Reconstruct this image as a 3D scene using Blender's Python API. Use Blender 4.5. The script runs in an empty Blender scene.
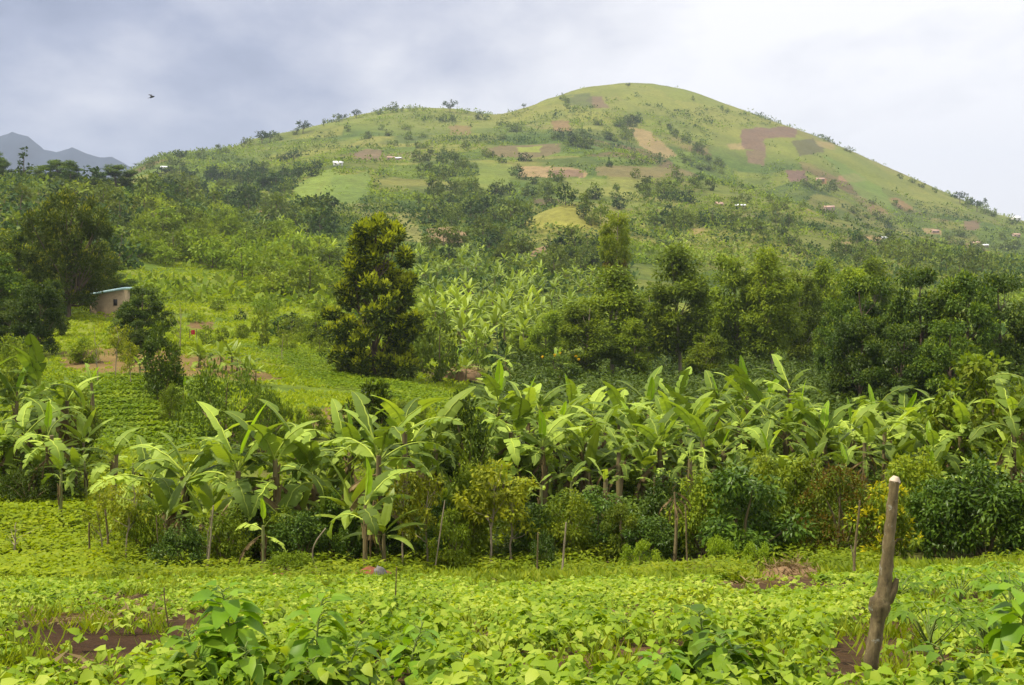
import bpy, math
import numpy as np

sc = bpy.context.scene
COL = sc.collection
R = math.radians

# ------------------------------------------------------------------ camera
F, HY, CX = 1236.0, 290.0, 512.0          # focal length in pixels, horizon row, centre column
cam = bpy.data.cameras.new('camera')
cam.lens = 36.0 * F / 1024
cam.sensor_width = 36.0
cam.shift_y = -(342.5 - HY) / 1024
cam.clip_start, cam.clip_end = 0.1, 30000
camo = bpy.data.objects.new('camera', cam)
camo.location = (0, 0, 0)
camo.rotation_euler = (R(90), 0, 0)
COL.objects.link(camo)
sc.camera = camo

# ------------------------------------------------------------------ sky and sun
SUN_EL, SUN_AZ = 58.0, -105.0               # degrees; azimuth clockwise from the view direction (+Y)
world = bpy.data.worlds.new('World')
sc.world = world
world.use_nodes = True
wn, wl = world.node_tree.nodes, world.node_tree.links
wn.clear()


def nd(nodes, t, **kw):
    n = nodes.new(t)
    for k, v in kw.items():
        if k.startswith('i_'):
            n.inputs[k[2:].replace('_', ' ')].default_value = v
        else:
            setattr(n, k, v)
    return n


def ramp(nodes, stops, interp='LINEAR'):
    n = nodes.new('ShaderNodeValToRGB')
    n.color_ramp.interpolation = interp
    el = n.color_ramp.elements
    while len(el) < len(stops):
        el.new(0.5)
    for e, (p, c) in zip(el, stops):
        e.position = p
        e.color = (c[0], c[1], c[2], 1) if not isinstance(c, (int, float)) else (c, c, c, 1)
    return n


sky = nd(wn, 'ShaderNodeTexSky', sky_type='NISHITA', sun_disc=False)
sky.sun_elevation, sky.sun_rotation = R(SUN_EL), R(SUN_AZ)
sky_bg = nd(wn, 'ShaderNodeBackground', i_Strength=0.10)
wl.new(sky.outputs[0], sky_bg.inputs[0])
tc = nd(wn, 'ShaderNodeTexCoord')
sep = nd(wn, 'ShaderNodeSeparateXYZ')
wl.new(tc.outputs['Generated'], sep.inputs[0])
mp = nd(wn, 'ShaderNodeMapping')
mp.inputs['Scale'].default_value = (1.0, 1.0, 1.9)
mp.inputs['Rotation'].default_value = (0, R(-14), 0)
wl.new(tc.outputs['Generated'], mp.inputs[0])
n1 = nd(wn, 'ShaderNodeTexNoise', i_Scale=4.2, i_Detail=8.0, i_Roughness=0.5, i_Distortion=0.12)
wl.new(mp.outputs[0], n1.inputs['Vector'])
n2 = nd(wn, 'ShaderNodeTexNoise', i_Scale=9.0, i_Detail=6.0, i_Roughness=0.55)
wl.new(mp.outputs[0], n2.inputs['Vector'])
# the cloud deck is thin and pale on the right and thick and blue-grey on the left
ax = nd(wn, 'ShaderNodeMath', operation='MULTIPLY_ADD')
ax.inputs[1].default_value, ax.inputs[2].default_value = 1.15, 0.52
wl.new(sep.outputs[0], ax.inputs[0])
az = nd(wn, 'ShaderNodeMath', operation='MULTIPLY_ADD')
az.inputs[1].default_value = 0.55
wl.new(sep.outputs[2], az.inputs[0]); wl.new(ax.outputs[0], az.inputs[2])
an = nd(wn, 'ShaderNodeMath', operation='MULTIPLY_ADD')
an.inputs[1].default_value = 2.1
wl.new(n1.outputs[0], an.inputs[0]); wl.new(az.outputs[0], an.inputs[2])
an2 = nd(wn, 'ShaderNodeMath', operation='MULTIPLY_ADD')
an2.inputs[1].default_value = 0.5
wl.new(n2.outputs[0], an2.inputs[0]); wl.new(an.outputs[0], an2.inputs[2])
sub = nd(wn, 'ShaderNodeMath', operation='SUBTRACT')
sub.inputs[1].default_value = 1.27
wl.new(an2.outputs[0], sub.inputs[0])
cr = ramp(wn, [(0.0, (0.18, 0.215, 0.34)), (0.22, (0.29, 0.325, 0.46)), (0.45, (0.51, 0.525, 0.62)), (0.70, (0.77, 0.765, 0.80)), (1.0, (0.96, 0.94, 0.95))])
wl.new(sub.outputs[0], cr.inputs[0])
# an overcast sky is brightest overhead
zen = nd(wn, 'ShaderNodeMapRange', interpolation_type='SMOOTHSTEP')
zen.inputs['From Min'].default_value, zen.inputs['From Max'].default_value = 0.22, 0.95
zen.inputs['To Min'].default_value, zen.inputs['To Max'].default_value = 1.0, 1.6
wl.new(sep.outputs[2], zen.inputs[0])
cl_bg = nd(wn, 'ShaderNodeBackground')
wl.new(cr.outputs[0], cl_bg.inputs[0]); wl.new(zen.outputs[0], cl_bg.inputs[1])
mixw = nd(wn, 'ShaderNodeMixShader')
mixw.inputs[0].default_value = 0.93
wl.new(sky_bg.outputs[0], mixw.inputs[1]); wl.new(cl_bg.outputs[0], mixw.inputs[2])
wo = nd(wn, 'ShaderNodeOutputWorld')
wl.new(mixw.outputs[0], wo.inputs[0])

sun = bpy.data.lights.new('sun', 'SUN')
sun.energy, sun.angle, sun.color = 4.8, R(3), (1.0, 0.91, 0.74)
suno = bpy.data.objects.new('sun', sun)
sdir = np.array([math.cos(R(SUN_EL)) * math.sin(R(SUN_AZ)), math.cos(R(SUN_EL)) * math.cos(R(SUN_AZ)), math.sin(R(SUN_EL))])
suno.rotation_euler = (R(90 - SUN_EL), 0, R(180 - SUN_AZ))
COL.objects.link(suno)

sc.view_settings.view_transform = 'Standard'
sc.view_settings.look = 'None'
sc.view_settings.exposure = 0.34
sc.view_settings.gamma = 1.0
sc.render.engine = 'CYCLES'
cy = sc.cycles
cy.max_bounces, cy.diffuse_bounces, cy.glossy_bounces, cy.transmission_bounces = 5, 3, 2, 4
cy.volume_bounces = 0
cy.transparent_max_bounces = 4
cy.caustics_reflective = cy.caustics_refractive = False

# ------------------------------------------------------------------ noise and terrain
def hash2(ix, iy, seed):
    h = (ix.astype(np.int64) * 374761393 + iy.astype(np.int64) * 668265263 + seed * 974711) & 0xFFFFFFFF
    h = ((h ^ (h >> 13)) * 1274126177) & 0xFFFFFFFF
    return ((h ^ (h >> 16)) & 0xFFFF) / 65535.0


def vnoise(x, y, scale, seed=0, octaves=3):
    x, y = np.asarray(x, float) / scale, np.asarray(y, float) / scale
    out, amp, tot = 0, 1.0, 0
    for o in range(octaves):
        ix, iy = np.floor(x), np.floor(y)
        fx, fy = x - ix, y - iy
        fx, fy = fx * fx * (3 - 2 * fx), fy * fy * (3 - 2 * fy)
        a, b = hash2(ix, iy, seed + o), hash2(ix + 1, iy, seed + o)
        c, d = hash2(ix, iy + 1, seed + o), hash2(ix + 1, iy + 1, seed + o)
        out = out + amp * ((a * (1 - fx) + b * fx) * (1 - fy) + (c * (1 - fx) + d * fx) * fy)
        tot += amp
        amp *= 0.5
        x, y = x * 2.03 + 7.1, y * 2.03 + 3.3
    return out / tot


def sstep(a, b, x):
    t = np.clip((np.asarray(x, float) - a) / (b - a), 0, 1)
    return t * t * (3 - 2 * t)


# bearings (columns of the photograph) and distances in metres; the row says how high the ground stands there
PROFILES = {
    -150: [(470, 42), (440, 55), (390, 75), (330, 100), (250, 200), (185, 380), (205, 700), (215, 1500)],
    0:    [(472, 42), (450, 55), (395, 75), (345, 100), (300, 140), (245, 220), (190, 330), (178, 400), (200, 560), (215, 1000), (235, 1500)],
    70:   [(472, 42), (450, 53), (392, 70), (342, 100), (302, 145), (248, 225), (198, 330), (183, 400), (205, 560), (210, 900), (230, 1500)],
    150:  [(470, 42), (452, 50), (398, 66), (366, 84), (332, 115), (302, 150), (252, 232), (208, 330), (194, 400), (193, 520), (182, 700), (163, 950), (185, 1300)],
    210:  [(470, 42), (450, 50), (405, 65), (368, 84), (335, 118), (302, 155), (256, 240), (222, 330), (208, 420), (193, 600), (172, 800), (151, 1020), (172, 1300)],
    260:  [(470, 42), (440, 51), (408, 65), (374, 86), (340, 115), (302, 158), (260, 240), (232, 330), (208, 480), (186, 680), (160, 900), (139, 1080), (160, 1400)],
    330:  [(470, 42), (440, 50), (412, 63), (384, 84), (350, 112), (302, 172), (258, 270), (224, 390), (194, 530), (167, 700), (142, 960), (120, 1180), (140, 1500)],
    400:  [(472, 42), (440, 52), (412, 65), (386, 88), (350, 124), (304, 190), (260, 290), (228, 400), (196, 540), (168, 720), (136, 1020), (109, 1230), (130, 1550)],
    450:  [(474, 42), (440, 54), (376, 105), (340, 150), (302, 210), (262, 300), (236, 385), (202, 520), (176, 660), (160, 760), (144, 890), (135, 1040), (109, 1250), (130, 1550)],
    500:  [(476, 42), (445, 55), (385, 108), (345, 152), (304, 215), (262, 310), (236, 400), (203, 530), (176, 670), (156, 790), (143, 900), (138, 1020), (114, 1270), (135, 1550)],
    545:  [(476, 42), (445, 57), (388, 110), (348, 155), (304, 225), (262, 320), (236, 410), (204, 540), (176, 680), (154, 800), (142, 900), (135, 1020), (97, 1310), (120, 1600)],
    580:  [(476, 42), (445, 57), (390, 110), (350, 158), (304, 232), (263, 325), (236, 420), (204, 550), (175, 690), (152, 810), (142, 900), (128, 1050), (88, 1335), (110, 1650)],
    625:  [(476, 42), (445, 57), (392, 110), (350, 162), (304, 242), (263, 330), (236, 430), (205, 560), (176, 690), (156, 800), (151, 850), (152, 930), (126, 1085), (84, 1350), (100, 1700)],
    690:  [(476, 42), (445, 57), (394, 108), (346, 172), (302, 262), (263, 350), (234, 450), (205, 570), (183, 690), (172, 770), (182, 880), (150, 1020), (122, 1180), (93, 1340), (110, 1700)],
    750:  [(476, 42), (445, 57), (396, 105), (342, 185), (298, 280), (262, 375), (232, 480), (208, 590), (190, 700), (184, 740), (203, 870), (160, 1050), (132, 1190), (113, 1310), (130, 1650)],
    800:  [(476, 42), (445, 57), (397, 100), (338, 190), (294, 300), (260, 405), (230, 520), (210, 610), (203, 660), (224, 790), (185, 930), (152, 1120), (130, 1280), (147, 1600)],
    850:  [(475, 42), (445, 56), (397, 96), (336, 195), (290, 320), (258, 440), (230, 570), (221, 640), (246, 770), (203, 940), (172, 1120), (150, 1250), (166, 1550)],
    910:  [(474, 42), (445, 55), (397, 92), (338, 185), (292, 320), (262, 440), (243, 560), (236, 620), (264, 760), (220, 960), (195, 1120), (177, 1220), (192, 1500)],
    960:  [(473, 42), (445, 54), (397, 89), (340, 180), (294, 320), (265, 440), (252, 560), (249, 600), (272, 730), (235, 900), (212, 1070), (198, 1190), (212, 1450)],
    1024: [(472, 42), (445, 53), (395, 85), (342, 170), (298, 310), (270, 440), (262, 600), (274, 720), (252, 860), (232, 1020), (220, 1170), (238, 1400)],
    1180: [(470, 42), (440, 53), (392, 85), (342, 170), (300, 310), (280, 500), (276, 700), (262, 1000), (254, 1160), (270, 1400)],
}


def near_z(x, y):
    yy = np.maximum(y, 0)
    return -(0.85 + 0.199 * yy + 0.65 * np.exp(-yy / 3.0) - 0.04 * np.minimum(y, 0)) + 0.028 * np.clip(x, 0, 30) * sstep(4, 20, y)


_c = []
for _px, _lst in PROFILES.items():
    _u = (_px - CX) / F
    for _d in (18.0, 22.0, 27.0):
        _c.append((_u, _d, float(near_z(_u * _d, _d)) / _d))
    for _py, _d in _lst:
        _c.append((_u, _d, (HY - _py) / F))
    for _d, _p in ((2600, 262), (5000, 282), (14000, 289)):
        _c.append((_u, _d, (HY - _p) / F))
_c = np.array(_c)
_KU = 4.5


def _phi(r2):
    return np.where(r2 > 1e-12, 0.5 * r2 * np.log(np.maximum(r2, 1e-12)), 0)


_P = np.c_[_c[:, 0] * _KU, np.log(_c[:, 1])]
_n = len(_P)
_A = np.zeros((_n + 3, _n + 3))
_A[:_n, :_n] = _phi(((_P[:, None] - _P[None]) ** 2).sum(-1)) + np.eye(_n) * 2e-4
_A[:_n, _n] = 1; _A[:_n, _n + 1:] = _P
_A[_n, :_n] = 1; _A[_n + 1:, :_n] = _P.T
_w = np.linalg.solve(_A, np.r_[_c[:, 2], 0, 0, 0])
TU = np.linspace(-0.62, 0.62, 240)
TV = np.linspace(math.log(14), math.log(15000), 400)
_TAB = np.zeros((len(TU), len(TV)))
for _i, _u in enumerate(TU):
    _q = np.c_[np.full(len(TV), _u * _KU), TV]
    _r2 = ((_q[:, None] - _P[None]) ** 2).sum(-1)
    _TAB[_i] = _phi(_r2) @ _w[:_n] + _w[_n] + _q @ _w[_n + 1:]


def _tlook(u, v):
    fu = np.clip((u - TU[0]) / (TU[1] - TU[0]), 0, len(TU) - 1.001)
    fv = np.clip((v - TV[0]) / (TV[1] - TV[0]), 0, len(TV) - 1.001)
    i, j = fu.astype(int), fv.astype(int)
    a, b = fu - i, fv - j
    return (_TAB[i, j] * (1 - a) + _TAB[i + 1, j] * a) * (1 - b) + (_TAB[i, j + 1] * (1 - a) + _TAB[i + 1, j + 1] * a) * b


KNOLL = (( 572 - CX) / F * 420, 420.0)


def H(x, y):
    """height of the ground"""
    x, y = np.asarray(x, float), np.asarray(y, float)
    yy = np.maximum(y, 14)
    far = _tlook(np.clip(x / yy, -0.6, 0.6), np.log(yy)) * yy
    far = far + 10.5 * np.exp(-((x - KNOLL[0]) / 17) ** 2 - ((y - KNOLL[1]) / 20) ** 2)
    far = far - 3.2 / F * yy * sstep(950, 1200, yy) * sstep(-.05, .04, x / yy)
    w = sstep(18, 27, y)
    z = near_z(x, np.minimum(y, 30)) * (1 - w) + far * w
    z = z + (vnoise(x, y, 3.5, 5, 3) - 0.5) * 0.11 * sstep(0, 6, y)
    z = z + (vnoise(x, y, 26, 9, 3) - 0.5) * 2.0 * sstep(60, 220, y)
    z = z + (vnoise(x, y, 90, 12, 3) - 0.55) * 9.0 * sstep(250, 800, y) * (1 - sstep(2500, 4000, y))
    return z


def Hs(x, y):
    return float(H(np.array([x]), np.array([y]))[0])


_MY = np.exp(np.linspace(math.log(3.0), math.log(6000), 3600))


def at(px, py, dmin=3.0, dmax=6000):
    """the point of the ground seen at a pixel, first one beyond dmin; None if the sight line never meets it"""
    y = _MY[(_MY >= dmin) & (_MY <= dmax)]
    dz = H((px - CX) / F * y, y) - (HY - py) / F * y
    k = np.nonzero(dz >= 0)[0]
    if len(k) == 0:
        return None
    k = k[0]
    if k == 0:
        yy = y[0]
    else:
        t = -dz[k - 1] / (dz[k] - dz[k - 1])
        yy = y[k - 1] + t * (y[k] - y[k - 1])
    xx = (px - CX) / F * yy
    return np.array([xx, yy, Hs(xx, yy)])


def proj(x, y, z):
    y = np.maximum(y, 0.1)
    return CX + F * x / y, HY - F * z / y


def in_poly(px, py, poly):
    px, py = np.asarray(px), np.asarray(py)
    inside = np.zeros(px.shape, bool)
    n = len(poly)
    for i in range(n):
        x0, y0 = poly[i]; x1, y1 = poly[(i + 1) % n]
        cond = ((y0 > py) != (y1 > py)) & (px < (x1 - x0) * (py - y0) / ((y1 - y0) if y1 != y0 else 1e-9) + x0)
        inside ^= cond
    return inside


# ------------------------------------------------------------------ mesh helpers
def new_mesh(name, V, faces_flat, sizes, mats=(), mat_idx=None, smooth=False):
    me = bpy.data.meshes.new(name)
    V = np.asarray(V, np.float32); faces_flat = np.asarray(faces_flat, np.int32); sizes = np.asarray(sizes, np.int32)
    me.vertices.add(len(V)); me.vertices.foreach_set('co', V.ravel())
    me.loops.add(len(faces_flat)); me.loops.foreach_set('vertex_index', faces_flat)
    me.polygons.add(len(sizes))
    st = np.zeros(len(sizes), np.int32); st[1:] = np.cumsum(sizes)[:-1]
    me.polygons.foreach_set('loop_start', st)
    for m in mats:
        me.materials.append(m)
    if mat_idx is not None:
        me.polygons.foreach_set('material_index', np.asarray(mat_idx, np.int32))
    if smooth:
        me.polygons.foreach_set('use_smooth', np.ones(len(sizes), bool))
    me.update(calc_edges=True)
    me.validate()
    return me


class MB:
    """collects vertices and faces; build() makes one mesh"""
    def __init__(s):
        s.v, s.f, s.z, s.m, s.n = [], [], [], [], 0

    def add(s, V, faces, m=0):
        """faces: (k, q) int array"""
        V = np.asarray(V, float); faces = np.asarray(faces, int)
        s.v.append(V); s.f.append((faces + s.n).ravel()); s.z.append(np.full(len(faces), faces.shape[1])); s.m.append(np.full(len(faces), m))
        s.n += len(V)

    def tube(s, pts, rad, sides=6, m=0, cap=True):
        pts = np.asarray(pts, float); n = len(pts)
        t = np.gradient(pts, axis=0)
        t /= np.linalg.norm(t, axis=1)[:, None] + 1e-9
        ref = np.where(np.abs(t[:, 2:3]) > 0.9, np.array([[1.0, 0, 0]]), np.array([[0, 0, 1.0]]))
        if np.abs(t[:, 2]).max() > 0.9 or True:
            r0 = np.array([0.31, 0.83, 0.21]) if abs(t[0] @ np.array([0.31, 0.83, 0.21])) < 0.85 else np.array([0.9, -0.1, 0.3])
            ref = np.tile(r0, (n, 1))
        a = np.cross(t, ref); a /= np.linalg.norm(a, axis=1)[:, None] + 1e-9
        b = np.cross(t, a)
        ang = np.arange(sides) / sides * 2 * np.pi
        rad = np.asarray(rad, float)
        if rad.ndim == 1:
            rad = np.repeat(rad[:, None], sides, 1)
        V = pts[:, None] + (a[:, None] * np.cos(ang)[None, :, None] + b[:, None] * np.sin(ang)[None, :, None]) * rad[:, :, None]
        i = np.arange(n - 1)[:, None] * sides; j = np.arange(sides)[None]; j2 = (j + 1) % sides
        q = np.stack([i + j, i + j2, i + sides + j2, i + sides + j], -1).reshape(-1, 4)
        s.add(V.reshape(-1, 3), q, m)
        if cap:
            for k, o in ((0, 1), (n - 1, -1)):
                c = pts[k]
                ring = V[k]
                VV = np.vstack([ring, c[None]])
                jj = np.arange(sides)
                tri = np.stack([jj, (jj + 1) % sides, np.full(sides, sides)], -1)
                if o == 1: tri = tri[:, ::-1]
                s.add(VV, tri, m)

    def box(s, lo, hi, m=0):
        x0, y0, z0 = lo; x1, y1, z1 = hi
        V = [(x0, y0, z0), (x1, y0, z0), (x1, y1, z0), (x0, y1, z0), (x0, y0, z1), (x1, y0, z1), (x1, y1, z1), (x0, y1, z1)]
        s.add(V, [(0, 3, 2, 1), (4, 5, 6, 7), (0, 1, 5, 4), (1, 2, 6, 5), (2, 3, 7, 6), (3, 0, 4, 7)], m)

    def mesh(s, name, mats=(), smooth=False):
        return new_mesh(name, np.vstack(s.v), np.concatenate(s.f), np.concatenate(s.z), mats, np.concatenate(s.m), smooth)


def nrm(a):
    return a / (np.linalg.norm(a, axis=-1, keepdims=True) + 1e-9)


def leaf_cards(mb, P, axis, normal, L, W, m=0, fold=0.0, kind='diamond'):
    """one small leaf (or leafy spray) at each point"""
    P, axis, normal = np.asarray(P), nrm(np.asarray(axis)), np.asarray(normal)
    side = nrm(np.cross(normal, axis)); up = np.cross(axis, side)
    L = np.broadcast_to(np.asarray(L, float), (len(P),))[:, None]; W = np.broadcast_to(np.asarray(W, float), (len(P),))[:, None]
    n = len(P); k = np.arange(n)[:, None]
    if kind == 'diamond':
        mid = P + axis * L * 0.42 + up * W * fold
        V = np.stack([P, mid - side * W / 2, P + axis * L - up * L * fold * .6, mid + side * W / 2], 1)
        mb.add(V.reshape(-1, 3), k * 4 + np.array([[0, 1, 2, 3]]), m)
    elif kind == 'fold':
        mid = P + axis * L * 0.4
        V = np.stack([P, mid - side * W / 2 + up * W * fold, mid, mid + side * W / 2 + up * W * fold, P + axis * L - up * L * .18], 1)
        tri = np.array([[0, 1, 2], [0, 2, 3], [1, 4, 2], [2, 4, 3]])
        mb.add(V.reshape(-1, 3), (k[:, None] * 5 + tri[None]).reshape(-1, 3), m)
    else:  # 'big': eight-point drooping leaf with a crease
        a = [P, P + axis * L * .25 + up * L * .03, P + axis * L * .62 - up * L * .02, P + axis * L - up * L * .22]
        V = np.stack([a[0], a[1] - side * W * .45 + up * W * fold, a[1], a[1] + side * W * .45 + up * W * fold,
                      a[2] - side * W * .38 + up * W * (fold - .08), a[2], a[2] + side * W * .38 + up * W * (fold - .08), a[3]], 1)
        tri = np.array([[0, 1, 2], [0, 2, 3], [1, 4, 2], [4, 5, 2], [2, 5, 6], [2, 6, 3], [4, 7, 5], [5, 7, 6]])
        mb.add(V.reshape(-1, 3), (k[:, None] * 8 + tri[None]).reshape(-1, 3), m)


def link(name, me, parent=None, loc=None, rot=None, scale=None):
    o = bpy.data.objects.new(name, me)
    COL.objects.link(o)
    if parent is not None: o.parent = parent
    if loc is not None: o.location = loc
    if rot is not None: o.rotation_euler = rot
    if scale is not None: o.scale = scale
    return o


def tag(o, label=None, cat=None, group=None, kind=None):
    if label: o['label'] = label
    if cat: o['category'] = cat
    if group: o['group'] = group
    if kind: o['kind'] = kind
    return o


def thing(name, label, cat, loc, rz=0.0, scale=(1, 1, 1), group=None):
    o = link(name, None, None, tuple(float(c) for c in loc), (0, 0, rz), scale)
    o.empty_display_size = 0.2
    return tag(o, label, cat, group)


# ------------------------------------------------------------------ materials
def mat_new(name):
    m = bpy.data.materials.new(name)
    m.use_nodes = True
    m.node_tree.nodes.clear()
    return m, m.node_tree.nodes, m.node_tree.links


SPEC = 0.4
LEAF_GAIN = (1.20, 1.17, 0.5)


def leaf_mat(name, ca, cb, cc=None, transl=0.35, rough=0.5, spec=0.35, island=True, patch=1.6, tcol=(1.35, 1.3, 0.35), val=0.35):
    """leaf colours ca..cb..cc differ from leaf to leaf and from patch to patch"""
    m, n, l = mat_new(name)
    cc = cc or cb
    ca, cb, cc = [tuple(v * g for v, g in zip(c, LEAF_GAIN)) for c in (ca, cb, cc)]
    geo = nd(n, 'ShaderNodeNewGeometry')
    oi = nd(n, 'ShaderNodeObjectInfo')
    tx = nd(n, 'ShaderNodeTexCoord')
    noi = nd(n, 'ShaderNodeTexNoise', i_Scale=1.0 / patch, i_Detail=3.0)
    l.new(geo.outputs['Position'], noi.inputs['Vector'])
    mx = nd(n, 'ShaderNodeMath', operation='MULTIPLY_ADD')
    mx.inputs[1].default_value = 0.5
    l.new(geo.outputs['Random Per Island'] if island else oi.outputs['Random'], mx.inputs[0])
    sc_ = nd(n, 'ShaderNodeMapRange'); sc_.inputs['From Min'].default_value, sc_.inputs['From Max'].default_value = 0.3, 0.7
    sc_.inputs['To Min'].default_value, sc_.inputs['To Max'].default_value = 0.0, 0.5
    l.new(noi.outputs[0], sc_.inputs[0]); l.new(sc_.outputs[0], mx.inputs[2])
    cr = ramp(n, [(0.05, ca), (0.5, cb), (0.97, cc)])
    l.new(mx.outputs[0], cr.inputs[0])
    hv = nd(n, 'ShaderNodeHueSaturation')
    vr = nd(n, 'ShaderNodeMapRange'); vr.inputs['To Min'].default_value, vr.inputs['To Max'].default_value = 1 - val, 1 + val
    l.new(oi.outputs['Random'], vr.inputs[0]); l.new(vr.outputs[0], hv.inputs['Value'])
    l.new(cr.outputs[0], hv.inputs['Color'])
    pb = nd(n, 'ShaderNodeBsdfPrincipled', i_Roughness=rough)
    pb.inputs['Specular IOR Level'].default_value = spec * SPEC
    l.new(hv.outputs[0], pb.inputs['Base Color'])
    tr = nd(n, 'ShaderNodeBsdfTranslucent')
    tm = nd(n, 'ShaderNodeMix', data_type='RGBA', blend_type='MULTIPLY')
    tm.inputs[0].default_value = 1.0
    tm.inputs[7].default_value = (*tcol, 1)
    l.new(hv.outputs[0], tm.inputs[6]); l.new(tm.outputs[2], tr.inputs[0])
    ms = nd(n, 'ShaderNodeMixShader'); ms.inputs[0].default_value = transl
    l.new(pb.outputs[0], ms.inputs[1]); l.new(tr.outputs[0], ms.inputs[2])
    out = nd(n, 'ShaderNodeOutputMaterial')
    l.new(ms.outputs[0], out.inputs[0])
    return m


def rough_mat(name, ca, cb, scale=8.0, rough=0.85, bump=0.3, stretch=(1, 1, 1), objc=True):
    m, n, l = mat_new(name)
    tx = nd(n, 'ShaderNodeTexCoord')
    mp = nd(n, 'ShaderNodeMapping'); mp.inputs['Scale'].default_value = stretch
    l.new(tx.outputs['Object'], mp.inputs[0])
    noi = nd(n, 'ShaderNodeTexNoise', i_Scale=scale, i_Detail=6.0, i_Roughness=0.65)
    l.new(mp.outputs[0], noi.inputs['Vector'])
    cr = ramp(n, [(0.3, ca), (0.72, cb)])
    l.new(noi.outputs[0], cr.inputs[0])
    pb = nd(n, 'ShaderNodeBsdfPrincipled', i_Roughness=rough)
    pb.inputs['Specular IOR Level'].default_value = 0.2
    l.new(cr.outputs[0], pb.inputs['Base Color'])
    bp = nd(n, 'ShaderNodeBump', i_Strength=bump, i_Distance=0.02)
    l.new(noi.outputs[0], bp.inputs['Height']); l.new(bp.outputs[0], pb.inputs['Normal'])
    out = nd(n, 'ShaderNodeOutputMaterial'); l.new(pb.outputs[0], out.inputs[0])
    return m

# ------------------------------------------------------------------ ground sheet
def ground():
    Y0 = 9.0
    us = np.r_[np.linspace(-2.4, -0.60, 24)[:-1], np.linspace(-0.60, -0.46, 20)[:-1], np.linspace(-0.46, 0.46, 760), np.linspace(0.46, 0.60, 20)[1:], np.linspace(0.60, 2.4, 24)[1:]]
    lv = np.r_[np.linspace(math.log(1.5), math.log(260), 360)[:-1], np.linspace(math.log(260), math.log(1700), 340)[:-1], np.linspace(math.log(1700), math.log(6200), 30)]
    ys = np.exp(lv) - 8.0                       # from 6.5 m behind the viewer to the horizon
    U, Y = np.meshgrid(us, ys)
    X = (np.clip(U, -.6, .6) + (U - np.clip(U, -.6, .6)) * (1 - .9 * sstep(1200, 5000, Y))) * (Y + Y0)
    Z = H(X, Y)
    return X, Y, Z


GX, GY, GZ = ground()
GPX, GPY = proj(GX, GY, GZ)


def patch(poly, d0, d1, soft=3.0, seed=1):
    """cover of one field: 1 inside, with a ragged edge"""
    jx = (vnoise(GX, GY, 9 * d1 / 400 + .3, seed, 2) - .5) * soft * 2.2
    jy = (vnoise(GX, GY, 9 * d1 / 400 + .3, seed + 50, 2) - .5) * soft * 1.6
    return (in_poly(GPX + jx, GPY + jy, poly) & (GY > d0) & (GY < d1)).astype(float)


def voro(x, y, sx, sy, seed):
    """id hash and border distance of a jittered cell mosaic (the small fields)"""
    gx, gy = x / sx, y / sy
    ix, iy = np.floor(gx), np.floor(gy)
    best = np.full(gx.shape, 9e9); sec = np.full(gx.shape, 9e9); bid = np.zeros(gx.shape)
    for dx in (-1, 0, 1):
        for dy in (-1, 0, 1):
            cx, cy_ = ix + dx, iy + dy
            jx, jy = cx + 0.15 + 0.7 * hash2(cx, cy_, seed), cy_ + 0.15 + 0.7 * hash2(cx, cy_, seed + 1)
            d = np.maximum(np.abs(gx - jx), np.abs(gy - jy)) + 0.35 * np.minimum(np.abs(gx - jx), np.abs(gy - jy))
            cid = hash2(cx, cy_, seed + 2)
            nb = d < best
            sec = np.where(nb, best, np.minimum(sec, d))
            bid = np.where(nb, cid, bid)
            best = np.where(nb, d, best)
    return bid, sec - best


def lerp(a, b, w):
    return a * (1 - w[..., None]) + np.asarray(b) * w[..., None]


BARE = []


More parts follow.
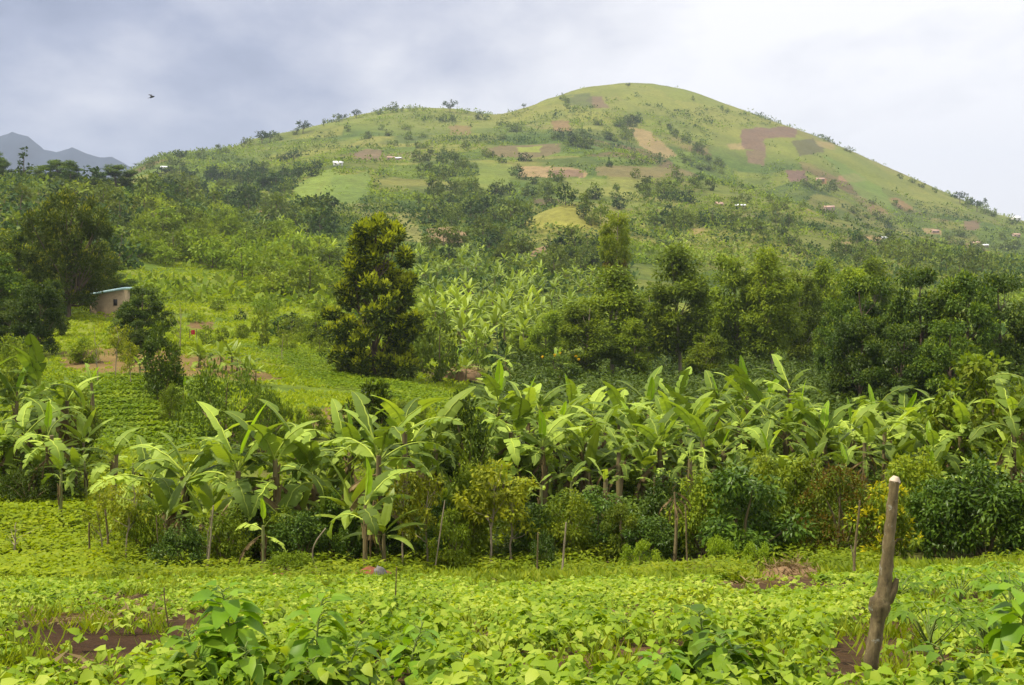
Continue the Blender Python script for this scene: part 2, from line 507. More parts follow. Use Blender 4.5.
def ground_colour():
    x, y = GX, GY
    C = np.zeros(x.shape + (3,))
    # hill: a mosaic of grazed grass, fallow and crops
    bid, edge = voro(x + 30 * vnoise(x, y, 120, 77, 2), y + 60 * vnoise(x, y, 120, 78, 2), 62, 75, 31)
    pal = np.array([(.185, .20, .040), (.125, .165, .035), (.22, .215, .055), (.095, .14, .030), (.17, .18, .045), (.24, .225, .065), (.14, .18, .032), (.20, .19, .06), (.17, .12, .07), (.21, .17, .09), (.09, .125, .03)])
    C[:] = pal[(bid * 10.99).astype(int)]
    n = vnoise(x, y, 40, 3, 4)
    C = lerp(C, (.075, .115, .026), sstep(.46, .64, n) * .8)
    terr = np.abs((GZ / 8.0 + 1.6 * vnoise(x, y, 70, 19, 2)) % 1.0 - .5)
    C = lerp(C, (.07, .10, .028), sstep(.42, .48, terr) * .6 * (vnoise(x, y, 45, 16, 2) > .44))
    C = lerp(C, (.25, .23, .06), sstep(.55, .75, vnoise(x, y, 75, 4, 3)) * .55)
    fine = vnoise(x, y, 7, 6, 3)
    C *= (0.72 + 0.56 * fine)[..., None]
    C = lerp(C, (.07, .11, .028), (1 - sstep(.015, .06, edge)) * .6 * (vnoise(x, y, 30, 15, 2) > .42))
    # dome and upper slopes: short bright pasture
    C *= np.array([.80, .84, .70])
    dome = sstep(1010, 1120, y) * sstep(.25, .5, vnoise(x, y, 150, 8, 3))
    C = lerp(C, (.205, .215, .045), dome * .6)
    fr = sstep(430, 520, y) * (1 - sstep(790, 850, y)) * sstep(600, 700, GPX)
    C = lerp(C, (.115, .125, .034), fr * .45)
    kn = ((x - KNOLL[0]) / 19) ** 2 + ((y - KNOLL[1]) / 22) ** 2
    C = lerp(C, (.25, .235, .055), (kn + .5 * (vnoise(x, y, 6, 17, 3) - .5) < 1.0) * .9)
    # left slope: mown grass and gardens
    near = 1 - sstep(210, 300, y)
    g = np.zeros_like(C); g[:] = (.155, .205, .022)
    g = lerp(g, (.10, .15, .02), sstep(.42, .62, vnoise(x, y, 9, 21, 4)))
    g = lerp(g, (.20, .225, .03), sstep(.5, .7, vnoise(x, y, 16, 22, 3)) * .8)
    g *= (0.75 + 0.5 * vnoise(x, y, 1.2, 23, 3))[..., None]
    C = C * (1 - near[..., None]) + g * near[..., None]
    # floor of the gardens and groves
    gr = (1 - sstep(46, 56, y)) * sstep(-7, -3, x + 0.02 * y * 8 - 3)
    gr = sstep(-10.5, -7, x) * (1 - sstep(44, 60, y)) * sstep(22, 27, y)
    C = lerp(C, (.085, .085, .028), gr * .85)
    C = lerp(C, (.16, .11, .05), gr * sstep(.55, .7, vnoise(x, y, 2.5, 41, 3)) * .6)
    # tilled soil under the bean field
    soil = 1 - sstep(21, 27, y)
    sc_ = np.zeros_like(C); sc_[:] = (.075, .042, .022)
    sc_ = lerp(sc_, (.13, .075, .04), sstep(.45, .7, vnoise(x, y, .6, 44, 4)))
    C = C * (1 - soil[..., None]) + sc_ * soil[..., None]
    lf = (1 - sstep(-10, -8.5, x)) * sstep(24, 28, y) * (1 - sstep(48, 52, y))
    C = lerp(C, (.10, .13, .022), lf)
    # far plain
    C = lerp(C, (.10, .13, .05), sstep(1700, 2500, y))

    brown, tan, purple, dark, pale = (.20, .115, .065), (.30, .205, .115), (.155, .098, .075), (.10, .075, .045), (.33, .25, .15)
    F_ = [
        ([(587, 95), (603, 96), (608, 108), (592, 106)], 1000, 1700, purple, .8),
        ([(566, 96), (590, 94), (592, 107), (570, 106)], 1000, 1700, (.075, .095, .035), .7),
        ([(550, 122), (568, 120), (571, 131), (553, 132)], 950, 1600, brown, .75),
        ([(628, 128), (650, 131), (680, 156), (664, 158), (640, 147)], 950, 1600, tan, .75),
        ([(480, 147), (508, 146), (560, 143), (560, 152), (530, 159), (488, 157)], 600, 1000, (.15, .11, .065), .85),
        ([(518, 167), (550, 165), (585, 169), (584, 176), (548, 178), (520, 177)], 500, 950, tan, .9),
        ([(548, 171), (585, 170), (584, 176), (555, 178)], 500, 950, purple, .8),
        ([(594, 168), (660, 166), (700, 170), (700, 177), (640, 178), (596, 176)], 500, 950, (.17, .13, .065), .75),
        ([(533, 198), (561, 199), (560, 206), (535, 206)], 350, 800, dark, .85),
        ([(425, 229), (452, 226), (468, 232), (466, 242), (430, 244)], 300, 600, (.25, .165, .10), .95),
        ([(394, 213), (420, 226), (424, 243), (404, 240)], 300, 600, (.22, .20, .07), .7),
        ([(526, 262), (534, 249), (552, 243), (556, 249), (540, 258)], 330, 430, (.27, .18, .11), .95),
        ([(448, 126), (470, 125), (471, 134), (450, 134)], 950, 1500, brown, .6),
        ([(740, 130), (762, 127), (796, 128), (796, 137), (765, 139), (766, 151), (742, 150)], 950, 1600, purple, .95),
        ([(745, 151), (765, 151), (764, 165), (748, 163)], 900, 1600, purple, .8),
        ([(787, 170), (806, 169), (806, 182), (788, 182)], 800, 1500, (.14, .085, .075), .95),
        ([(791, 141), (815, 138), (824, 152), (800, 157)], 900, 1600, (.085, .075, .045), .75),
        ([(838, 175), (855, 173), (868, 180), (858, 182), (840, 181)], 800, 1500, (.29, .17, .11), .9),
        ([(818, 179), (828, 179), (828, 185), (819, 185)], 800, 1500, (.26, .12, .07), .9),
        ([(725, 145), (743, 144), (744, 150), (728, 150)], 900, 1600, tan, .6),
        ([(888, 198), (898, 197), (916, 210), (908, 212)], 800, 1500, brown, .8),
        ([(962, 222), (978, 221), (980, 231), (964, 231)], 800, 1500, purple, .8),
        ([(922, 229), (942, 230), (942, 235), (923, 234)], 650, 1500, tan, .7),
        ([(866, 206), (880, 204), (884, 214), (868, 214)], 800, 1500, brown, .5),
        ([(815, 140), (832, 142), (838, 150), (820, 146)], 900, 1600, tan, .5),
        ([(348, 158), (366, 148), (384, 150), (380, 161), (356, 163)], 650, 1300, (.165, .115, .08), .85),
        ([(312, 205), (318, 190), (326, 178), (322, 196), (317, 207)], 380, 900, brown, .7),
        ([(178, 189), (192, 187), (197, 193), (182, 194)], 350, 1000, tan, .8),
        ([(258, 211), (271, 211), (272, 219), (260, 218)], 250, 800, tan, .8),
        ([(860, 237), (884, 236), (884, 240), (862, 241)], 350, 800, tan, .8),
        ([(836, 241), (852, 241), (850, 246), (838, 246)], 350, 650, tan, .6),
        ([(800, 203), (830, 207), (832, 212), (806, 212)], 450, 800, tan, .4),
        ([(690, 228), (706, 228), (704, 235), (692, 234)], 300, 700, (.26, .18, .09), .6),
        # bright fields
        ([(515, 146), (543, 145), (540, 152), (518, 153)], 600, 1000, (.20, .23, .04), .9),
        ([(290, 186), (330, 170), (352, 182), (330, 204), (296, 206)], 380, 1000, (.155, .21, .04), .85),
        ([(332, 178), (368, 172), (372, 190), (350, 208), (334, 200)], 380, 1000, (.13, .18, .04), .85),
        ([(476, 160), (512, 165), (512, 190), (478, 190)], 500, 950, (.17, .205, .045), .6),
        ([(560, 180), (640, 180), (640, 196), (562, 198)], 450, 900, (.19, .20, .05), .6),
        ([(820, 152), (880, 186), (900, 214), (860, 196)], 850, 1500, (.12, .18, .035), .7),
        ([(480, 205), (600, 206), (660, 215), (600, 222), (500, 218)], 350, 700, (.20, .195, .055), .5),
        ([(300, 200), (400, 205), (420, 222), (330, 214)], 350, 800, (.19, .20, .055), .5),
        # left slope: bare terraces
        ([(62, 350), (100, 347), (156, 350), (180, 356), (222, 357), (252, 366), (284, 380), (252, 383), (176, 374), (100, 374), (62, 366)], 60, 140, (.21, .125, .062), .85),
        ([(188, 322), (210, 322), (216, 330), (192, 330)], 80, 160, (.19, .11, .06), .9),
        ([(308, 408), (350, 407), (346, 428), (306, 426)], 40, 90, (.20, .125, .06), .85),
        ([(95, 312), (125, 308), (130, 316), (96, 320)], 100, 180, (.24, .16, .09), .8),
        ([(150, 404), (176, 403), (178, 412), (148, 413)], 40, 90, (.18, .105, .055), .85),
        ([(425, 366), (480, 363), (480, 378), (425, 380)], 80, 140, (.24, .16, .09), .6),
        ([(60, 448), (150, 447), (190, 452), (150, 457), (60, 456)], 42, 60, (.15, .12, .035), .7),
        # clods of freshly turned soil
        ([(10, 628), (90, 618), (180, 622), (190, 640), (120, 655), (20, 660)], 4, 20, (.05, .026, .014), .9),
        ([(470, 574), (560, 574), (596, 586), (540, 592), (476, 588)], 8, 30, (.06, .03, .016), .9),
    ]
    BARE.extend(poly for poly, d0, d1, col, w in F_ if d0 >= 250 and w >= .6)
    for i, (poly, d0, d1, col, w) in enumerate(F_):
        m = patch(poly, d0, d1, 3.0 if d0 > 200 else 4.0, 100 + i) * w
        v = 0.75 + 0.5 * vnoise(x, y, 5 * d1 / 800 + .2, 60 + i, 3)
        C = C * (1 - m[..., None]) + (np.array(col) * v[..., None]) * m[..., None]
    return np.clip(C * np.array([.88, .90, .74]), 0.005, 0.6)


def build_ground():
    r, c = GX.shape
    i = np.arange(r * c).reshape(r, c)
    q = np.stack([i[:-1, :-1], i[:-1, 1:], i[1:, 1:], i[1:, :-1]], -1).reshape(-1, 4)
    m, n, l = mat_new('land')
    at_ = nd(n, 'ShaderNodeAttribute', attribute_name='cover')
    geo = nd(n, 'ShaderNodeNewGeometry')
    a = nd(n, 'ShaderNodeTexNoise', i_Scale=0.35, i_Detail=8.0, i_Roughness=0.7)
    b = nd(n, 'ShaderNodeTexNoise', i_Scale=14.0, i_Detail=6.0, i_Roughness=0.7)
    l.new(geo.outputs['Position'], a.inputs['Vector']); l.new(geo.outputs['Position'], b.inputs['Vector'])
    s = nd(n, 'ShaderNodeMath', operation='MULTIPLY'); l.new(a.outputs[0], s.inputs[0]); l.new(b.outputs[0], s.inputs[1])
    mr = nd(n, 'ShaderNodeMapRange'); mr.inputs['From Min'].default_value, mr.inputs['From Max'].default_value = .12, .40
    mr.inputs['To Min'].default_value, mr.inputs['To Max'].default_value = .55, 1.45
    l.new(s.outputs[0], mr.inputs[0])
    mx = nd(n, 'ShaderNodeMix', data_type='RGBA', blend_type='MULTIPLY'); mx.inputs[0].default_value = 1
    l.new(at_.outputs['Color'], mx.inputs[6]); l.new(mr.outputs[0], mx.inputs[7])
    pb = nd(n, 'ShaderNodeBsdfPrincipled', i_Roughness=0.95); pb.inputs['Specular IOR Level'].default_value = 0.1
    l.new(mx.outputs[2], pb.inputs['Base Color'])
    bp = nd(n, 'ShaderNodeBump', i_Strength=0.6, i_Distance=0.05); l.new(b.outputs[0], bp.inputs['Height'])
    bp2 = nd(n, 'ShaderNodeBump', i_Strength=0.5, i_Distance=1.2); l.new(a.outputs[0], bp2.inputs['Height']); l.new(bp.outputs[0], bp2.inputs['Normal'])
    l.new(bp2.outputs[0], pb.inputs['Normal'])
    out = nd(n, 'ShaderNodeOutputMaterial'); l.new(pb.outputs[0], out.inputs[0])
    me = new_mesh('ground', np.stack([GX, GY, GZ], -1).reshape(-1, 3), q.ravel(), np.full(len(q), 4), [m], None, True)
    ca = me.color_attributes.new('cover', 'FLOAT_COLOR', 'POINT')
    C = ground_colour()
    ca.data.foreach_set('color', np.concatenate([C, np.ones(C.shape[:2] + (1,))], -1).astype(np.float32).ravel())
    o = link('ground', me)
    tag(o, 'tilled valley floor rising to a patchwork green hill', None, None, 'structure')


build_ground()


def mountains():
    px = np.arange(-420, 420, 4.0)
    D = 3700.0
    ctrl = np.array([(-420, 118), (-250, 150), (-160, 128), (-60, 148), (0, 137), (12, 133), (28, 136), (44, 149), (58, 153), (72, 147), (84, 152), (100, 157), (112, 157), (126, 164), (140, 172), (170, 190), (230, 215), (330, 250), (420, 285)])
    crest = np.interp(px, ctrl[:, 0], ctrl[:, 1]) + (vnoise(px, px * 0, 14, 3, 3) - .5) * 4
    rows = np.linspace(0, 1, 16)
    V = []
    for t in rows:                                # from the crest down and towards the viewer, then the back
        y = D - 1100 * t
        zc = (HY - crest) / F * D
        x = (px - CX) / F * D + 0 * t
        n = (vnoise(x, np.full_like(x, y), 420, 7, 4) - .5)
        z = zc * (1 - t) ** 1.25 + n * 190 * t * (1 - t) * 2 - 60 * t
        V.append(np.c_[x, np.full_like(x, y) + n * 300 * t, z])
    back = np.c_[(px - CX) / F * D, np.full_like(px, D + 1000), np.full_like(px, -60.0)]
    V = np.stack([back] + V)
    r, c = V.shape[:2]
    i = np.arange(r * c).reshape(r, c)
    q = np.stack([i[:-1, :-1], i[1:, :-1], i[1:, 1:], i[:-1, 1:]], -1).reshape(-1, 4)
    me = new_mesh('mountains', V.reshape(-1, 3), q.ravel(), np.full(len(q), 4), [rough_mat('haze_blue_forest', (.010, .024, .05), (.020, .038, .068), .004, .95, 0)], None, True)  # blue of the distant air is mixed into the forest colour
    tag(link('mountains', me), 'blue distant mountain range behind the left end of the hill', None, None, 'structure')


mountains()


def haze():
    b = MB(); b.box((-5200, -40, -60), (5200, 6400, 720))
    m, n, l = mat_new('haze_air')
    pv = nd(n, 'ShaderNodeVolumePrincipled', i_Density=HAZE)
    pv.inputs['Color'].default_value = (.72, .82, .98, 1)
    pv.inputs['Anisotropy'].default_value = 0.2
    out = nd(n, 'ShaderNodeOutputMaterial'); l.new(pv.outputs[0], out.inputs['Volume'])
    o = link('haze', b.mesh('haze', [m]))
    tag(o, 'thin blue haze in the valley air', None, None, 'stuff')


HAZE = 0.00013
haze()

# ------------------------------------------------------------------ leaf and bark materials
M = {}
M['banana'] = leaf_mat('banana_leaf', (.095, .16, .06), (.17, .25, .085), (.27, .35, .13), .36, .5, .28, island=False, patch=2.5, val=.42)
M['banana_new'] = leaf_mat('banana_new_leaf', (.14, .26, .03), (.19, .32, .04), (.23, .36, .05), .45, .4, .4, island=False, val=.15)
M['midrib'] = leaf_mat('banana_midrib', (.24, .32, .09), (.30, .38, .12), None, .1, .5, .3, island=False)
M['banana_far'] = leaf_mat('banana_grove_leaf', (.12, .19, .055), (.18, .25, .07), (.25, .32, .09), .3, .4, .45, island=False, patch=9)
M['dry'] = leaf_mat('dry_leaf', (.075, .055, .06), (.14, .105, .11), (.24, .19, .21), .2, .8, .1, island=True)
M['youngstem'] = rough_mat('young_banana_stem', (.12, .13, .04), (.22, .24, .07), 5, .7, .4, (1, 1, .25))
M['stem'] = rough_mat('banana_stem', (.10, .075, .035), (.22, .185, .075), 5, .7, .5, (1, 1, .25))
M['coffee'] = leaf_mat('coffee_leaf', (.028, .058, .014), (.048, .095, .018), (.11, .17, .028), .2, .36, .4, patch=.7)
M['green'] = leaf_mat('shrub_leaf', (.06, .10, .014), (.125, .18, .022), (.23, .27, .032), .32, .5, .3, patch=.9)
M['light'] = leaf_mat('light_shrub_leaf', (.11, .18, .02), (.17, .25, .028), (.24, .32, .04), .38, .5, .3, patch=.8)
M['sap'] = leaf_mat('sapling_leaf', (.08, .11, .016), (.17, .20, .024), (.28, .29, .035), .34, .5, .3, patch=.6)
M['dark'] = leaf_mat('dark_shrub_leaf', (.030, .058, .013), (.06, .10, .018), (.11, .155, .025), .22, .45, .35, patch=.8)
M['rust'] = leaf_mat('rusty_creeper_leaf', (.10, .12, .02), (.14, .10, .03), (.22, .12, .045), .3, .6, .2, patch=.5)
M['yellow'] = leaf_mat('yellow_leaf', (.20, .25, .02), (.36, .34, .02), (.48, .40, .02), .38, .5, .3, patch=.5)
M['euc'] = leaf_mat('eucalyptus_leaf', (.060, .100, .018), (.125, .185, .026), (.25, .31, .04), .34, .5, .3, patch=5)
M['euc_light'] = leaf_mat('eucalyptus_light_leaf', (.17, .24, .03), (.24, .32, .04), (.34, .39, .06), .5, .5, .3, patch=3)
M['euc_red'] = leaf_mat('eucalyptus_bronze_leaf', (.14, .13, .03), (.20, .16, .04), (.24, .22, .05), .34, .5, .3, patch=3)
M['oak'] = leaf_mat('oak_leaf', (.022, .040, .012), (.042, .064, .015), (.085, .105, .02), .22, .5, .3, patch=4)
M['oaktip'] = leaf_mat('oak_new_leaf', (.17, .21, .026), (.23, .27, .03), (.29, .32, .04), .38, .5, .3, patch=3)
M['broad'] = leaf_mat('broadleaf', (.030, .060, .014), (.055, .10, .018), (.13, .18, .028), .24, .42, .35, patch=3)
M['feather'] = leaf_mat('feathery_leaf', (.030, .055, .013), (.06, .09, .018), (.11, .14, .024), .3, .5, .25, patch=4)
M['featip'] = leaf_mat('feathery_new_leaf', (.15, .18, .022), (.21, .23, .03), (.25, .25, .03), .36, .5, .3, patch=4)
M['hillgreen'] = leaf_mat('hill_tree_leaf', (.052, .088, .024), (.09, .13, .03), (.15, .185, .038), .28, .5, .25, patch=30)
M['hilllight'] = leaf_mat('slope_tree_leaf', (.09, .15, .026), (.135, .195, .03), (.20, .245, .036), .34, .5, .25, patch=20)
M['hilldark'] = leaf_mat('ridge_tree_leaf', (.020, .044, .020), (.034, .066, .024), (.06, .10, .03), .2, .5, .25, patch=25)
M['bean'] = leaf_mat('bean_leaf', (.075, .148, .022), (.18, .272, .034), (.39, .455, .17), .40, .5, .35, patch=1.4)
M['weed'] = leaf_mat('weed_leaf', (.09, .145, .016), (.165, .23, .024), (.26, .30, .035), .38, .5, .25, patch=1.2)
M['field'] = leaf_mat('garden_leaf', (.15, .22, .018), (.23, .31, .025), (.33, .38, .04), .40, .5, .3, patch=3)
M['potato'] = leaf_mat('sweet_potato_leaf', (.075, .135, .016), (.13, .20, .022), (.21, .27, .03), .36, .5, .3, patch=2)
M['tall'] = leaf_mat('tall_plant_leaf', (.06, .13, .02), (.11, .21, .028), (.18, .28, .038), .38, .42, .4, patch=.25)
M['cassava'] = leaf_mat('cassava_leaf', (.07, .145, .02), (.11, .20, .026), (.17, .27, .034), .38, .42, .4, patch=.4)
M['bark'] = rough_mat('bark', (.07, .05, .03), (.19, .145, .095), 3, .9, .6, (4, 4, 1))
M['palebark'] = rough_mat('pale_bark', (.20, .16, .10), (.36, .30, .20), 3, .85, .4, (4, 4, 1))
M['twig'] = rough_mat('twig', (.10, .075, .035), (.24, .19, .09), 6, .85, .3)
M['greenstem'] = rough_mat('green_stem', (.10, .15, .03), (.17, .22, .05), 10, .6, .2)
M['redsoil'] = rough_mat('red_soil', (.13, .045, .02), (.24, .085, .04), 6, .95, .8)

# ------------------------------------------------------------------ crowns and trunks
def spread(rng, n, prof, hmin=0.0, inner=.35):
    """n points filling a crown whose radius at relative height h is prof"""
    hs, rs = np.array(prof).T
    g = np.linspace(hmin, 1, 200)
    pdf = np.interp(g, hs, rs) + .02
    cdf = np.cumsum(pdf); cdf /= cdf[-1]
    h = np.interp(rng.random(n), cdf, g)
    a = np.arange(n) * 2.39996 + rng.random(n) * 1.3
    r = np.interp(h, hs, rs) * (inner + (1 - inner) * np.sqrt(rng.random(n)))
    return np.c_[r * np.cos(a), r * np.sin(a), h]


def clump_leaves(rng, mb, C, r, per, L, W, m=0, flat=.8, droop=.15, tip=None, kind='diamond', upn=.7, fold=.12, out=.8):
    """leaves of every clump; tip = (material, share): upper side leaves in new growth or painted highlight colour"""
    n = len(C)
    r = np.broadcast_to(np.asarray(r, float), (n,))
    k = np.repeat(np.arange(n), per)
    d = nrm(rng.normal(size=(len(k), 3)))
    s = rng.random(len(k)) ** .45
    P = C[k] + d * (r[k] * s)[:, None] * np.array([1, 1, flat])
    ax = d * out + rng.normal(size=d.shape) * .5 + np.array([0, 0, -droop])
    no = d * .5 + np.array([0, 0, upn]) + rng.normal(size=d.shape) * .45
    LL = L * (0.65 + .7 * rng.random(len(k))); WW = W * (0.65 + .7 * rng.random(len(k)))
    if tip is not None:
        t = (d[:, 2] * s + .35 * rng.normal(size=len(k))) > tip[1]
        leaf_cards(mb, P[~t], ax[~t], no[~t], LL[~t], WW[~t], m, fold, kind)
        leaf_cards(mb, P[t], ax[t] + np.array([0, 0, .6]), no[t], LL[t], WW[t], tip[0], fold, kind)
    else:
        leaf_cards(mb, P, ax, no, LL, WW, m, fold, kind)


def trunk_mesh(name, rng, top, r0, C, nl, mat, z0=.08, lean=.03, r1=.25, sides=7, limb=.42, below=.18):
    """tapered trunk with limbs reaching into clumps of the crown"""
    mb = MB()
    t = np.linspace(0, 1, 9)
    wob = np.cumsum(rng.normal(size=(9, 2)) * lean * .35, 0) * t[:, None]
    ax = np.c_[wob, t * top]
    ax[0, 2] = -.03
    rad = r0 * (1 - (1 - r1) * t); rad[0] *= 1.5
    mb.tube(ax, rad, sides)
    idx = rng.permutation(len(C))[:nl]
    for c in C[idx]:
        zb = np.clip(c[2] - below - .12 * rng.random() - .25 * np.hypot(c[0], c[1]), z0, top * .96)
        b = np.array([np.interp(zb, ax[:, 2], ax[:, 0]), np.interp(zb, ax[:, 2], ax[:, 1]), zb])
        mid = b * .5 + c * .5 + np.array([0, 0, -.02]) + rng.normal(size=3) * .012
        rb = np.interp(zb, ax[:, 2], rad) * limb
        mb.tube(np.array([b, b * .7 + mid * .3, mid, mid * .35 + c * .65, c]), np.array([1, .9, .7, .45, .18]) * rb, 5, cap=False)
    return mb.mesh(name, [mat], True)


PROTO = {}


def proto(kind, k, fn):
    key = (kind, k)
    if key not in PROTO:
        PROTO[key] = fn(np.random.default_rng(sum(map(ord, kind)) * 31 + k))
    return PROTO[key]


def P_euc(rng):
    n = 58
    C = spread(rng, n, [(0, .02), (.2, .05), (.32, .13), (.5, .175), (.68, .16), (.84, .115), (.95, .065), (1, .02)], .22, .3)
    C[:, 2] *= 1.03
    C[:, 0] += .03 * np.sin(C[:, 2] * 9 + rng.random() * 6)
    mb = MB()
    clump_leaves(rng, mb, C, .042 + .04 * rng.random(n), 200, .028, .011, 0, .95, .45)
    return trunk_mesh('trunk', rng, .93, .013, C, 22, M['palebark'], .25, .02), mb.mesh('crown', [M['euc']])


def P_eucslim(rng):
    n = 64
    C = spread(rng, n, [(0, .0), (.30, .04), (.5, .05), (.64, .09), (.78, .115), (.9, .085), (.97, .04), (1, .015)], .34, .25)
    C[:, 2] *= .96
    mb = MB()
    clump_leaves(rng, mb, C[C[:, 2] >= .62], .026 + .014 * rng.random((C[:, 2] >= .62).sum()), 120, .022, .009, 0, 1.0, .5)
    clump_leaves(rng, mb, C[C[:, 2] < .62], .020, 110, .022, .009, 1, 1.0, .5)
    low = C[C[:, 2] < .6]
    return trunk_mesh('trunk', rng, .93, .010, C, 18, M['palebark'], .25, .015), mb.mesh('crown', [M['euc_light'], M['euc_red']])


def P_oak(rng):
    n = 165
    C = spread(rng, n, [(0, .10), (.1, .20), (.25, .255), (.42, .245), (.6, .19), (.78, .155), (.92, .125), (1, .06)], .04, .35)
    C[:, 2] *= .94
    C[:, :2] *= (1 + .14 * np.sin(C[:, 2:3] * 21 + np.arctan2(C[:, 1], C[:, 0])[:, None] * 2))
    mb = MB()
    clump_leaves(rng, mb, C, .026 + .024 * rng.random(n), 170, .026, .011, 0, 1.15, -.25, tip=(1, .34), upn=.3)
    up = C[C[:, 2] > .55]
    clump_leaves(rng, mb, up, .03, 60, .028, .011, 1, 1.2, -.5, upn=.3)
    return trunk_mesh('trunk', rng, .9, .018, C, 36, M['bark'], .05, .02), mb.mesh('crown', [M['oak'], M['oaktip']])


def P_broad(rng):
    n = 66
    C = spread(rng, n, [(0, .16), (.12, .27), (.35, .33), (.6, .30), (.8, .24), (.93, .17), (1, .10)], .05, .45)
    C[:, 2] *= .93
    C[:, :2] *= (1 + .22 * np.sin(C[:, 2:3] * 13 + np.arctan2(C[:, 1], C[:, 0])[:, None] * 3))
    mb = MB()
    clump_leaves(rng, mb, C, .055 + .05 * rng.random(n), 300, .028, .0135, 0, .75, .35, tip=(1, .95))  # lighter leaves on top of each clump paint in the glossy highlights
    return trunk_mesh('trunk', rng, .85, .02, C, 24, M['bark'], .08, .03), mb.mesh('crown', [M['broad'], M['green']])


def P_feather(rng):
    n = 120
    C = spread(rng, n, [(0, .12), (.15, .2), (.4, .30), (.7, .34), (.88, .29), (1, .16)], .10, .4)
    C[:, 2] *= .95
    mb = MB()
    clump_leaves(rng, mb, C, .045 + .04 * rng.random(n), 170, .028, .010, 0, .8, .0, tip=(1, .85))
    return trunk_mesh('trunk', rng, .6, .022, C, 34, M['bark'], .12, .05, .5, 7, .5, .32), mb.mesh('crown', [M['feather'], M['featip']])


def P_shrub(rng, mats=('coffee',), n=40, per=110, L=.062, W=.026, kind='fold', prof=None, stems=7, droop=.35, rr=(.10, .09), bark='twig', tip=None):
    C = spread(rng, n, prof or [(0, .25), (.2, .38), (.5, .42), (.8, .30), (1, .10)], .12, .4)
    C[:, 2] *= .92
    C[:, :2] *= (1 + .2 * np.sin(C[:, 2:3] * 11 + np.arctan2(C[:, 1], C[:, 0])[:, None] * 3 + rng.random() * 6))
    mb = MB()
    clump_leaves(rng, mb, C, rr[0] + rr[1] * rng.random(n), per, L, W, 0, .8, droop, kind=kind, tip=tip)
    tb = MB()
    for c in C[rng.permutation(n)[:stems]]:
        b = np.array([rng.normal() * .04, rng.normal() * .04, -.04])
        mid = b * .5 + c * .5 + np.array([0, 0, .1]) + rng.normal(size=3) * .03
        tb.tube(np.array([b, b * .6 + mid * .4, mid, c]), np.array([.02, .017, .013, .006]), 5)
    return tb.mesh('stem', [M[bark]], True), mb.mesh('foliage', [M[q] for q in mats])


def P_sapling(rng, mat='sap', n=20, per=46, L=.055, W=.025, top=.95, pale='palebark'):
    C = np.c_[rng.normal(size=(n, 2)) * .13, .42 + .55 * rng.random(n)]
    mb = MB()
    clump_leaves(rng, mb, C, .06 + .05 * rng.random(n), per, L, W, 0, .8, .4, kind='fold')
    return trunk_mesh('stem', rng, top, .014, C, 10, M[pale], .3, .09, .35, 6, .5, .1), mb.mesh('foliage', [M[mat]])


def P_hill(rng, prof, mat, n=15, per=16, L=.13, W=.085, rr=(.10, .08), tr=.022, flat=.75):
    C = spread(rng, n, prof, prof[0][0], .35)
    C[:, 2] *= .92
    mb = MB()
    clump_leaves(rng, mb, C, rr[0] + rr[1] * rng.random(n), per, L, W, 0, flat, .1)
    return trunk_mesh('trunk', rng, .8, tr, C, 7, M['bark'], .1, .03, .3, 5), mb.mesh('crown', [M[mat]])


ROUND = [(.10, .25), (.3, .42), (.55, .46), (.8, .34), (1, .10)]
TALLR = [(.22, .10), (.4, .22), (.65, .26), (.85, .18), (1, .05)]
FLAT = [(.5, .12), (.65, .42), (.8, .55), (.93, .45), (1, .15)]
CONE = [(.08, .22), (.3, .20), (.6, .14), (.85, .08), (1, .02)]
LOW = [(.0, .5), (.25, .75), (.55, .8), (.85, .5), (1, .15)]

